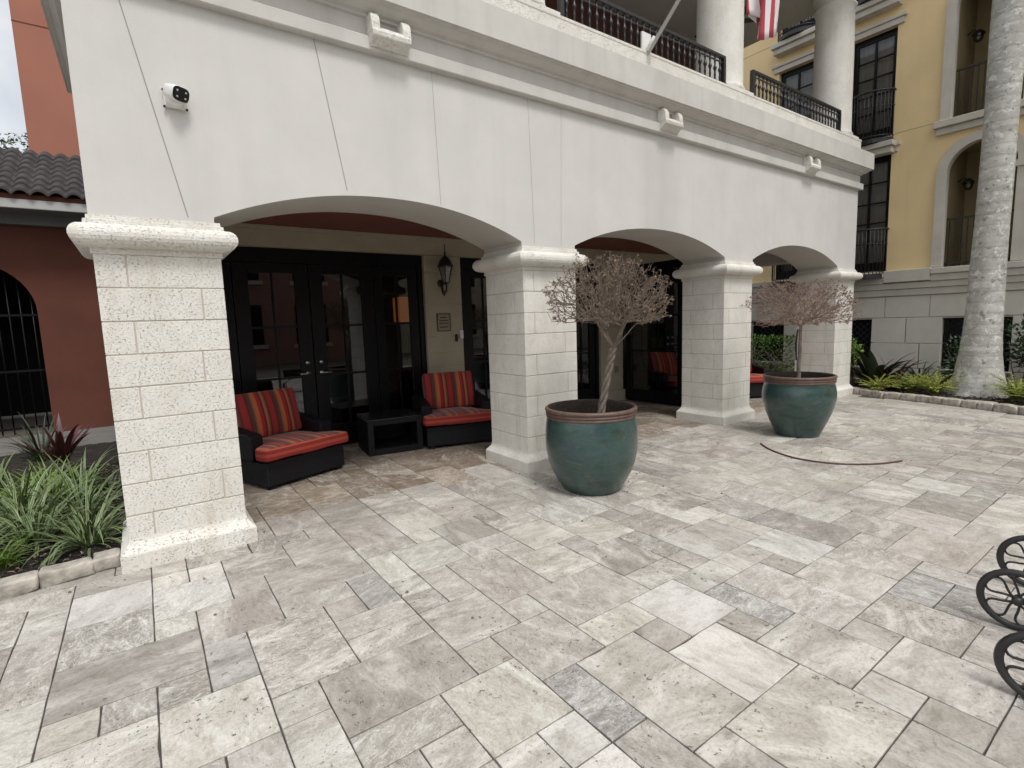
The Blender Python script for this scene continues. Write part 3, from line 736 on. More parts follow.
for a,b,c in arcs:
    for li,(z0,zs_) in enumerate(alev):
        # cast surround
        m=MB(); ri,ro=.53,.70; n=20
        for s in (-1,1): m.box(X0-.06,X0+.12,min(c+s*ri,c+s*ro),max(c+s*ri,c+s*ro),z0+.01,zs_,0)
        out=[]
        vs=[];fs=[]
        for i in range(n+1):
            t=math.pi*i/n
            for r_,x_ in ((ri,X0+.12),(ri,X0-.06),(ro,X0-.06),(ro,X0+.02)): vs.append((x_,c+r_*math.cos(t),zs_+r_*math.sin(t)))
        for i in range(n):
            for j in range(3): fs.append((4*i+j,4*i+j+1,4*i+j+5,4*i+j+4))
        m.add(vs,fs)
        if li==0: m.box(X0-.09,X0+.1,c-.74,c-.50,zs_-.12,zs_-.0)
        if li==1: m.box(X0-.16,X0+.05,c-.78,c+.78,z0-.13,z0+.005,0,bev=.012); m.box(X0-.09,X0+.05,c-.74,c+.74,z0-.26,z0-.132,0,bev=.012)
        s_=ypart(m,'arch_surround',M['yelltrim'])
        m=MB(); r=.53
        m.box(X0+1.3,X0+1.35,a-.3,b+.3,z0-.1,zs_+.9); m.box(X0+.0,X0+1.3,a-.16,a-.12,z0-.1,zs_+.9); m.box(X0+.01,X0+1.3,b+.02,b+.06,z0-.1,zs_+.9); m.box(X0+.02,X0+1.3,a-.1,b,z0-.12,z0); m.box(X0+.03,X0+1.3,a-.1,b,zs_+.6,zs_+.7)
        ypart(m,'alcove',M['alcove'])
        m=MB(); xr=X0+.16
        m.box(xr,xr+.04,a-.05,b,z0+.96,z0+1.0); m.box(xr+.005,xr+.035,a-.05,b,z0+.06,z0+.09)
        for k in range(11): yy=a+.04+(b-a-.08)*k/10; m.box(xr+.01,xr+.03,yy-.01,yy+.01,z0,z0+.96)
        ypart(m,'alcove_railing',M['iron'])
        m=MB(); lx,lz=X0+.75,z0+1.75; m.tube([(lx,b+.02,lz+.05),(lx,b-.08,lz+.12),(lx,b-.16,lz+.05)],.012,6); m.lathe([(.0,.10),(.05,.08),(.10,.02),(.11,0)],12,(lx,b-.16,lz)); lp=ypart(m,'alcove_lamp',M['iron'])
        m=MB(); m.lathe([(.09,0),(.085,-.08),(.05,-.14),(0,-.15)],12,(lx,b-.16,lz)); m.build('lamp_shade',M['lampglass'],lp)

# ------------------------------------------------------------------ terracotta building on the west side
T=empty('terracotta_building','terracotta red building with dark tiled roof, arched gateway and tower','building',(-2,7,0))
TI=Matrix.Translation((2,-7,0))
def tpart(m,name,mat,parent=T,**k):
    o=m.build(name,mat,None,**k); o.parent=parent
    if parent is T: o.matrix_parent_inverse=TI
    return o
m=MB(); ya,yb=7.0,7.35; ac,ar,as_=-2.08,.78,2.02; ZW=3.36
pts=[(-8,0),(ac-ar,0),(ac-ar,as_)]+[(ac-ar*math.cos(math.pi*i/20),as_+ar*math.sin(math.pi*i/20)) for i in range(1,20)]+[(ac+ar,as_),(ac+ar,0),(-.16,0),(-.16,ZW),(-8,ZW)]
m.prism(pts,'y',ya,yb); m.box(-8,-7.8,7.36,11,0,ZW); tpart(m,'wall',M['terracotta'])
m=MB(); m.box(-8.2,-.1,6.88,7.36,3.362,3.52,1); m.box(-8.2,-.1,6.45,7.36,3.521,3.56,1); m.box(-8.2,-.1,6.40,6.45,3.52,3.655,0,bev=.01); tpart(m,'fascia',[M['fascia'],M['greysoff']])
# barrel tile roof
m=MB(); rows=8; sl_=R(31); rw=.25
for k in range(rows):
    nx=270; xa,xb=-8.2,-.1; v0=[]
    for i in range(nx+1):
        x=xa+(xb-xa)*i/nx; ph=(x/.205)%1; wv=.042*abs(math.cos(math.pi*ph))**.8*2-.042
        for q,(dy,dz) in enumerate(((0,.0),(0,.035),(rw*.5,.02),(rw+.05,.0))):
            yy=6.33+k*rw*math.cos(sl_)+dy*math.cos(sl_); zz=3.73+k*rw*math.sin(sl_)+dy*math.sin(sl_)+dz+wv*(1 if q else .95)
            m.v.append((x,yy,zz))
    o=len(m.v)-4*(nx+1)
    for i in range(nx):
        for q in range(3): a=o+i*4+q; m.f.append((a,a+4,a+5,a+1)); m.m.append(0); m.sm.append(q>0)
tpart(m,'tile_roof',M['rooftile'],fix=False)
m=MB(); m.prism([(6.41,3.656),(6.41,3.725),(8.05,4.72),(8.05,3.656)],'x',-8.1,-.12); tpart(m,'roof_deck',M['terracotta'])
m=MB(); m.box(-1.33,.6,9.0,12,3.0,10.5); m.box(-1.36,.62,8.97,9.0,4.80,4.88,0,bev=.008); m.box(-1.335,.6,8.996,9.0,7.28,7.30,1); tpart(m,'tower',[M['terracotta2'],M['terracotta']])
# gate and passage, its far end shut by an added wall to darken it
m=MB()
for k in range(11):
    x=ac-ar+.08+k*(2*ar-.16)/10; dx=abs(x-ac)/ar; top=as_+math.sqrt(max(0,1-dx*dx))*ar-.03; m.tube([(x,7.16,.04),(x,7.16,top)],.011,6)
for z in (.12,1.05,1.95): m.box(ac-ar+.03,ac+ar-.03,7.145,7.175,z,z+.035)
tpart(m,'iron_gate',M['doorframe'])
m=MB(); m.box(ac-1.3,ac-.95,7.36,12.5,0,3.3); m.box(ac+.95,ac+1.3,7.36,8.96,0,3.3); m.box(ac-1.3,ac+1.3,7.36,10.5,3.0,3.1); m.box(ac-1.3,ac+1.3,10.5,10.6,0,3.2); tpart(m,'passage_blackout_wall',M['room'])

# ------------------------------------------------------------------ foliage helpers
def blade(m,base,az,el,L,wd,droop,segs=6,uvs=None,fold=.25,twist=0):
    """one arching strap leaf with a folded cross-section; u across, v along"""
    p=Vector(base); e=el; pts=[]
    for i in range(segs+1):
        t=i/segs; pts.append((p.copy(),e)); st=L/segs
        p=p+Vector((math.cos(az)*math.cos(e),math.sin(az)*math.cos(e),math.sin(e)))*st; e-=droop/segs*(.5+t)
    o=len(m.v)
    side=Vector((-math.sin(az+twist),math.cos(az+twist),0))
    for i,(q,e_) in enumerate(pts):
        t=i/segs; w_=wd*(.45+.55*min(1,t*3.0))*(1-max(0,(t-.45)/.55)**1.6)*.5+.0006
        up=Vector((-math.cos(az)*math.sin(e_),-math.sin(az)*math.sin(e_),math.cos(e_)))
        for u in (-1,0,1): m.v.append(tuple(q+side*(u*w_)+up*(abs(u)*w_*fold)))
    for i in range(segs):
        for j in range(2):
            a=o+i*3+j; m.f.append((a,a+1,a+4,a+3)); m.m.append(0); m.sm.append(True)
            m.uv[len(m.f)-1]=[(j/2,i/segs),((j+1)/2,i/segs),((j+1)/2,(i+1)/segs),(j/2,(i+1)/segs)]
def build_uv(m,name,mat,parent=None):
    o=m.build(name,mat,parent,fix=False); me=o.data; l=me.uv_layers.new(name='UVMap')
    for pi,uv in m.uv.items():
        p=me.polygons[pi]
        for k,li in enumerate(p.loop_indices): l.data[li].uv=uv[k]
    return o
def leaf(m,p,d,L,wd,roll=0):
    """a pointed leaf of two folded halves"""
    d=Vector(d).normalized(); a=Vector((0,0,1)) if abs(d.z)<.9 else Vector((1,0,0))
    s=d.cross(a).normalized(); n=s.cross(d); s2=s*math.cos(roll)+n*math.sin(roll); n2=s2.cross(d)
    p=Vector(p); o=len(m.v)
    m.v+= [tuple(p),tuple(p+d*L*.45+s2*wd*.5+n2*wd*.15),tuple(p+d*L-n2*L*.12),tuple(p+d*L*.45-s2*wd*.5+n2*wd*.15),tuple(p+d*L*.5)]
    for f in ((0,1,4),(1,2,4),(0,4,3),(4,2,3)): m.f.append(tuple(o+i for i in f)); m.m.append(0); m.sm.append(False)
def clump(name,label,cat,mat,x,y,n,L,wd,seed,z=.06,el=(.6,1.35),droop=(1.0,2.2),spread=.06,group=None):
    rr=random.Random(seed); m=MB()
    for k in range(n):
        az=rr.uniform(0,TAU); r=spread*math.sqrt(rr.random()); 
        blade(m,(r*math.cos(az),r*math.sin(az),-.03),az+rr.uniform(-.5,.5),rr.uniform(*el),L*rr.uniform(.4,1.15),wd*rr.uniform(.75,1.2),rr.uniform(*droop),7,twist=rr.uniform(-.5,.5))
    o=build_uv(m,name,mat); o.location=(x,y,z); o.rotation_euler=(0,0,0); return tag(o,label,cat,group)
def shrub(name,label,cat,mat,c,r,n,L,wd,seed,group=None,box=False,stems=14,top=.0):
    rr=random.Random(seed); root=empty(name,label,cat,(c[0],c[1],0),0,group); m=MB()
    cz=c[2]
    lumps=[(rr.uniform(-.55,.55),rr.uniform(-.55,.55),rr.uniform(-.5,.55),rr.uniform(.45,.7)) for _ in range(9)]
    k=0
    while k<n:
        if box:
            p=Vector((rr.uniform(-1,1),rr.uniform(-1,1),rr.uniform(-1,1)))
            if max(abs(p.x),abs(p.y),abs(p.z))<rr.uniform(.3,1.0): continue
            p.z+= .10*mnoise.noise(Vector((p.x*2.2,p.y*5,seed)))
        else:
            l=rr.choice(lumps); d=Vector((rr.gauss(0,1),rr.gauss(0,1),rr.gauss(0,1))).normalized()*l[3]*rr.uniform(.55,1.02); p=Vector((l[0],l[1],l[2]))+d
        q=Vector((p.x*r[0],p.y*r[1],cz+p.z*r[2]))
        if q.z<.02: k+=1; continue
        dd=Vector((p.x,p.y,p.z*.6+.25))+Vector((rr.uniform(-1,1),rr.uniform(-1,1),rr.uniform(-.6,.8)))*.8
        leaf(m,q,dd,L*rr.uniform(.6,1.25),wd*rr.uniform(.7,1.2),rr.uniform(-1,1)); k+=1
    m.build('foliage',mat,root,fix=False)
    s=MB()
    for k in range(stems):
        a=Vector((rr.uniform(-.5,.5)*r[0],rr.uniform(-.5,.5)*r[1],0)); b=Vector((rr.uniform(-.8,.8)*r[0],rr.uniform(-.8,.8)*r[1],cz+rr.uniform(0,.6)*r[2]))
        s.tube([a,(a+b)/2+Vector((rr.uniform(-.05,.05),rr.uniform(-.05,.05),0)),b],[.012,.009,.004],5)
    s.build('stem',M['bark'],root)
    return root
# west bed
VG='variegated spider plants in the bed beside the first pillar'
vp=[(-.46,.62,58,.52,'tuft of cream striped strap leaves nearest the edging stones beside the first pillar'),(-.80,.95,60,.56,'full tuft of cream striped strap leaves in the middle of the bed'),(-1.14,.62,46,.5,'tuft of striped strap leaves by the stones at the picture edge'),
(-.56,1.45,56,.6,'tall tuft of striped strap leaves behind the first one, close to the pillar'),(-1.02,1.85,56,.62,'tuft of striped strap leaves further into the bed, before the path'),(-.62,2.35,50,.6,'shaded tuft of striped strap leaves below the dark red cordyline'),(-1.35,1.35,46,.55,'tuft of striped strap leaves half cut off by the picture edge')]
for i,(x,y,n,L,lb) in enumerate(vp): clump('spider_plant',lb,'plant',M['variegated'],x,y,int(n*1.5),L*1.0,.0175,100+i,droop=(.6,2.6),el=(.35,1.45),spread=.09,group=VG)
clump('grass_tuft','bright lime green grass tuft low among the striped leaves','plant',M['lime_blade'],-.98,.48,130,.26,.012,131,el=(.7,1.5),spread=.10)
clump('grass_tuft','fresh green grass tuft between the striped strap leaf plants','plant',M['lime_blade'],-.84,2.05,160,.50,.013,132,el=(.7,1.5),spread=.2)
clump('dracaena','fine leaved grey green dracaena rosette in front of the iron gate','plant',M['dark_blade'],-.98,3.15,120,.55,.016,133,el=(.1,1.5),droop=(.4,1.3),spread=.05,z=.30)
clump('cordyline','dark red cordyline with upright broad leaves by the terracotta wall','plant',M['red_blade'],-.80,2.9,30,.48,.065,134,el=(.7,1.5),droop=(.3,1.1),spread=.05,z=.30)
clump('bed_groundcover','low dark strappy ground cover against the shaded side of the pillar','plant',M['dark_blade'],-.38,2.2,60,.28,.018,135,spread=.2)
for i,(x,y,n,L,lb) in enumerate([(-1.28,2.55,44,.6,'tuft of striped strap leaves at the back edge of the bed by the path'),(-.50,.98,40,.5,'slim tuft of striped strap leaves pressed against the shaded side of the first pillar'),(-1.30,.98,46,.58,'tuft of striped strap leaves rising at the picture edge behind the stones'),(-.92,1.35,60,.66,'tallest tuft of striped strap leaves in the centre of the bed')]): clump('spider_plant',lb,'plant',M['variegated'],x,y,int(n*1.4),L,.0175,120+i,droop=(.6,2.6),el=(.35,1.45),spread=.09,group=VG)
clump('grass_tuft','lime green grass tuft at the picture edge behind the edging stones','plant',M['lime_blade'],-1.22,.75,90,.34,.012,139,el=(.7,1.5),spread=.12)
# east border
YG='yellow green ferns along the edging of the palm border'
yf=[(11.25,-.42,.24,'yellow green fern nearest the last pillar of the arcade'),(11.55,-.86,.27,'yellow green fern between the bird of paradise and the palm'),(11.42,-1.22,.30,'yellow green fern touching the foot of the palm trunk'),(11.45,-2.28,.32,'yellow green fern at the far foot of the palm, by the picture edge'),(11.15,-2.62,.30,'yellow green fern cut by the picture edge beyond the palm')]
for i,(x,y,s,lb) in enumerate(yf):
    rr=random.Random(60+i); m=MB()
    for k in range(64):
        az=rr.uniform(0,TAU); el=rr.uniform(.75,1.52); L=s*rr.uniform(.7,1.25)*1.55; p=Vector((rr.uniform(-.05,.05),rr.uniform(-.05,.05),0)); e=el; st_=[p.copy()]
        for q in range(9):
            d=Vector((math.cos(az)*math.cos(e),math.sin(az)*math.cos(e),math.sin(e))); p=p+d*L/9; e-=.12
            st_.append(p.copy())
            for sd in (-1,1): leaf(m,p,d*.7+Vector((-math.sin(az),math.cos(az),.1))*sd,.065*(1.15-q/10),.02,rr.uniform(-.5,.5))
        m.tube(st_,.003,3,cap=False)
    o=m.build('fern',M['yellowleaf'],fix=False); o.location=(x,y,.05); tag(o,lb,'plant',YG)
clump('bird_of_paradise','large dark bronze leaved plant with paddle leaves by the last pillar','plant',M['dark_blade'],11.95,-.12,34,1.15,.16,151,el=(.55,1.5),droop=(.6,1.6),spread=.09)
clump('bronze_cordyline','purple bronze cordyline in front of the dark paddle leaves','plant',M['red_blade'],11.72,-.50,30,.80,.06,152,el=(.4,1.4),droop=(.5,1.4))
clump('flax_plant','dark green flax plant between the bronze plant and the lattice opening','plant',M['dark_blade'],12.45,-.72,80,.80,.03,153,el=(.4,1.4))
shrub('lime_shrub','bright lime green shrub just beyond the last pillar','shrub',M['limeleaf'],(11.85,.34,.72),(.32,.30,.32),900,.085,.035,161)
shrub('dark_shrub','dark glossy shrub in front of the lattice opening, behind the palm','shrub',M['shrubleaf'],(13.15,-1.22,.50),(.34,.36,.45),800,.11,.045,162)
shrub('dark_shrub','tall dark green shrub against the building past the palm trunk','shrub',M['shrubleaf'],(12.9,-2.45,.75),(.55,.75,.75),2600,.11,.045,163)
shrub('clipped_hedge','clipped green hedge seen through the third arch','hedge',M['hedgeleaf'],(12.35,2.35,.62),(.42,1.75,.42),5200,.075,.034,164,box=True,stems=40)
shrub('low_shrub','small dark shrub at the foot of the hedge behind the last pillar','shrub',M['shrubleaf'],(11.75,.75,.22),(.28,.4,.25),500,.07,.03,165)
# bark chips, dead leaves and crumbs lying on the two beds
def litter(name,fn,x0,x1,y0,y1,n,seed):
    rr=random.Random(seed); m=MB(); m2=0
    while m2<n:
        x,y=rr.uniform(x0,x1),rr.uniform(y0,y1); m2+=1
        if not fn(x,y): continue
        z=.05+.022*mnoise.noise(Vector((x*1.3,y*1.3,seed)))+.012
        if rr.random()<.8:
            mt=Matrix.Translation((x,y,z))@Matrix.Rotation(rr.uniform(0,TAU),4,'Z')@Matrix.Rotation(rr.uniform(-.6,.6),4,'X')@Matrix.Rotation(rr.uniform(-.6,.6),4,'Y')
            a,b,c=rr.uniform(.008,.03),rr.uniform(.004,.011),rr.uniform(.002,.005); m.box(-a,a,-b,b,-c,c,0 if rr.random()<.8 else 1,mat=mt)
        else:
            o=len(m.m); leaf(m,(x,y,z+.008),(rr.uniform(-1,1),rr.uniform(-1,1),rr.uniform(-.1,.3)),rr.uniform(.03,.07),rr.uniform(.012,.025),rr.uniform(-.5,.5))
            for q in range(o,len(m.m)): m.m[q]=2
    tag(m.build(name,[M['mulch'],M['bark'],M['dryleaf']],fix=False),kind='stuff')
litter('bark_mulch',lambda x,y:True,-2.2,-.2,.2,3.6,3600,3.1)
litter('bark_mulch',lambda x,y:x>bedr_x(y)+.1,10.5,13.6,-3.4,3.5,5200,9.2)
gr=random.Random(21); m=MB()
for k in range(260):
    bx,by,s_=gr.choice([(3.385,-.8,.75),(6.95,-1.0,.75),(3.6,.0,.8),(7.1,0,.8),(.2,-.1,.6),(5,-1.5,3.0),(10.2,-1.2,.8)]); x,y=bx+gr.gauss(0,s_),by+gr.gauss(0,s_*.7)
    if y>1.5 or x>10.3 or y<-4 or math.hypot(x-3.385,y+.8)<.3 or math.hypot(x-6.95,y+1)<.3 or (-.3<y<.8 and any(q-.08<x<q+.8 for q in pil)) or (x<-.1 and y>0): continue
    if gr.random()<.55: leaf(m,(x,y,.006),(gr.uniform(-1,1),gr.uniform(-1,1),gr.uniform(-.05,.15)),gr.uniform(.012,.035),gr.uniform(.006,.014),gr.uniform(-.4,.4))
    else: a=gr.uniform(.003,.008); m.box(x-a,x+a,y-a*.7,y+a*.7,.001,.004+a*.5)
tag(m.build('paving_litter',M['dryleaf'],fix=False),kind='stuff')
# edging stones
def stone(name,c,L,wd,h,rz,seed,label,group):
    bm=bmesh.new(); bmesh.ops.create_cube(bm,size=1); bmesh.ops.bevel(bm,geom=bm.edges[:],offset=.16,segments=3,affect='EDGES',profile=.6)
    bmesh.ops.subdivide_edges(bm,edges=bm.edges[:],cuts=1,use_grid_fill=True)
    for v in bm.verts:
        v.co=Vector((v.co.x*L,v.co.y*wd,v.co.z*h)); n=mnoise.noise_vector(v.co*9+Vector((seed*3.7,0,0)))*.018+mnoise.noise_vector(v.co*28+Vector((0,seed*2.1,0)))*.006; v.co+=n
    me=bpy.data.meshes.new(name); bm.to_mesh(me); bm.free(); me.materials.append(M['edging'])
    for p in me.polygons: p.use_smooth=True
    o=bpy.data.objects.new(name,me); col.objects.link(o); o.location=c; o.rotation_euler=(0,0,rz); tag(o,label,'edging stone',group)
GW='tumbled stones edging the bed beside the first pillar'
wl=[(-.335,.17,.15,.10,'small squarish edging stone touching the plinth of the first pillar'),(-.545,.13,.27,.10,'long edging stone second from the first pillar'),(-.83,.09,.29,.10,'long edging stone third from the first pillar, near the picture edge'),(-1.12,.07,.27,.11,'edging stone fourth from the first pillar'),(-1.41,.04,.27,.11,'edging stone fifth from the first pillar'),(-1.70,.01,.28,.11,'edging stone sixth from the first pillar')]
for i,(x,y,L,h,lb) in enumerate(wl[:4]): stone('edging_stone',(x,y,.045),L,.15,h,.13 if i else .0,i+1,lb,GW)
GE='tumbled stones edging the palm border'
names=['first','second','third','fourth','fifth','sixth','seventh','eighth','ninth','tenth','eleventh','twelfth']
pts=[]; y=-.02; k=0; er=random.Random(3)
lens=[er.uniform(.19,.30) for _ in range(40)]
while y>-3.1 and k<12:
    L=lens[k]; s=.02
    ym=y; xa=bedr_x(ym); xb=bedr_x(ym-.1); dx,dy=xb-xa,-.1; q=math.hypot(dx,dy); dx/=q;dy/=q
    c=(xa+dx*L/2,ym+dy*L/2); rz=math.atan2(dy,dx)
    stone('edging_stone',(c[0],c[1],.045),L*.98,.15,er.uniform(.125,.15),rz+er.uniform(-.06,.06),20+k,'%s edging stone of the palm border counting from the last pillar'%names[k],GE)
    y+=dy*L; k+=1
k=0; y=.22
ord2=['first','second','third','fourth','fifth','sixth','seventh','eighth','ninth','tenth','eleventh','twelfth']
while y<2.9 and k<11:
    L=lens[20+k]; stone('edging_stone',(bedr_x(y)+.0,y+L/2,.045),L*.98,.15,.13,math.pi/2+er.uniform(-.05,.05),60+k,'%s edging stone behind the last pillar on the way to the hedge'%ord2[k],'tumbled stones edging the hedge bed'); y+=L; k+=1

# ------------------------------------------------------------------ palm
P=empty('palm_tree','thick grey palm trunk with swollen base in the border by the ochre building','palm tree',(12.0,-1.68,0))
m=MB(); n=40; hs_=[]; zr=[(0,.47),(.10,.43),(.25,.385),(.45,.335),(.75,.295),(1.1,.268),(1.6,.25),(2.2,.24),(3,.225),(4,.222),(5,.225),(6,.235),(7,.235),(8,.215),(8.8,.19),(9.1,.15)]
vs=[];prev=None
zs_=[0+i*9.1/360 for i in range(361)]
def rad(z):
    for (a,ra),(b,rb) in zip(zr,zr[1:]):
        if a<=z<=b: return ra+(rb-ra)*(z-a)/(b-a)
    return .15
for i,z in enumerate(zs_):
    r=rad(z); 
    for j in range(n):
        a=TAU*j/n; q=r*(1+.012*(1 if (z*7.3)%1<.12 else 0)*(z>.5)+.035*mnoise.noise(Vector((math.cos(a)*1.5,math.sin(a)*1.5,z*.8)))+ (.05*mnoise.noise(Vector((a*2,z*2,3))) if z<.5 else 0))
        vs.append((q*math.cos(a),q*math.sin(a)-.010*z,z))
fs=[(i*n+j,i*n+(j+1)%n,(i+1)*n+(j+1)%n,(i+1)*n+j) for i in range(360) for j in range(n)]
m.add(vs,fs,0,True); m.build('trunk',M['palm'],P)
m=MB(); m.lathe([(.16,9.05),(.19,9.3),(.17,9.8),(.11,10.3),(.06,10.6)],20,(0,-.09,0)); m.build('crownshaft',M['trunkgreen'],P)
m=MB(); pr=random.Random(8)
for k in range(15):
    az=TAU*k/15+pr.uniform(-.1,.1); e=pr.uniform(.3,1.3); p=Vector((0,-.09,10.4)); L=pr.uniform(2.6,3.3)
    for q in range(34):
        d=Vector((math.cos(az)*math.cos(e),math.sin(az)*math.cos(e),math.sin(e))); p=p+d*L/34; e-=.055
        for sd in (-1,1):
            if q>3: leaf(m,p,d*.6+Vector((-math.sin(az),math.cos(az),-.25))*sd,.75*math.sin(math.pi*(q+3)/40)+.1,.035,0)
m.build('crown',M['shrubleaf'],P,fix=False)
# tree beyond the tiled roof
FT=empty('background_tree','leafy tree top showing above the tiled roof of the terracotta building','tree',(-3.2,20,0))
m=MB(); m.tube([(0,0,0),(.1,0,3),(0,.1,6)],[.22,.17,.06],8)
for k in range(10):
    a=TAU*k/10; m.tube([(0,0,4+.2*k/2),(.9*math.cos(a),.9*math.sin(a),6.2),(1.7*math.cos(a),1.7*math.sin(a),7.2)],[.06,.04,.012],5)
m.build('trunk',M['bark'],FT)
m=MB(); fr=random.Random(4)
for k in range(2600):
    d=Vector((fr.gauss(0,1),fr.gauss(0,1),fr.gauss(0,1))).normalized(); l=mnoise.noise(d*2.2+Vector((4,0,0)))
    p=Vector((d.x*2.3,d.y*2.3,d.z*1.5))*(.55+.5*fr.random()+.4*l); leaf(m,p+Vector((0,0,6.9)),(fr.uniform(-1,1),fr.uniform(-1,1),fr.uniform(-1,.6)),.17,.07,fr.uniform(-1,1))
m.build('crown',M['farleaf'],FT,fix=False)

# ------------------------------------------------------------------ planters and the dry topiary trees
def planter(x,y,label,s=1.0,rz=0,prof_=None):
    root=empty('glazed_planter',label,'planter',(x,y,0),rz,'large glazed planters on the terrace')
    pr=prof_ or [(0,.0),(.255,0),(.272,.008),(.290,.04),(.335,.11),(.376,.19),(.408,.28),(.426,.37),(.432,.45),(.431,.53),(.427,.61),(.420,.67),(.414,.70)]
    m=MB(); m.lathe([(r*s,z) for r,z in pr],64); m.build('pot_body',M['glaze'],root)
    pr=[(.4145,.7005),(.419,.706),(.421,.714),(.417,.722),(.413,.725),(.417,.730),(.424,.736),(.424,.745),(.417,.751),(.414,.754),(.421,.759),(.430,.769),(.429,.782),(.420,.791),(.405,.794),(.392,.788),(.386,.77),(.380,.70),(.37,.52)]
    m=MB(); m.lathe([(r*s,z) for r,z in pr],64,mis=[0]*14+[1]*4); m.build('rim',[M['rim'],M['potsoil']],root)
    m=MB(); n=48; vs=[(0,0,.56)]; fs=[]
    for i,r in enumerate((.1,.2,.3,.362)):
        for j in range(n): a=TAU*j/n; vs.append((r*math.cos(a),r*math.sin(a),.56+.02*mnoise.noise(Vector((r*9*math.cos(a),r*9*math.sin(a),2)))))
    for j in range(n): fs.append((0,1+j,1+(j+1)%n))
    for i in range(3):
        for j in range(n): a=1+i*n+j; b=1+i*n+(j+1)%n; fs.append((a,b,b+n,a+n))
    m.add(vs,fs,0,True); m.build('soil',M['potsoil'],root)
    return root
planter(3.385,-.80,'green blue glazed planter with clay rim nearer the camera, between first and second arch')
planter(6.95,-1.0,'darker green glazed planter standing before the last arch, beside the hose',1.0,2.1,[(0,.0),(.245,0),(.262,.008),(.270,.03),(.305,.11),(.345,.20),(.388,.31),(.420,.42),(.434,.50),(.432,.57),(.420,.64),(.405,.685),(.412,.70)])

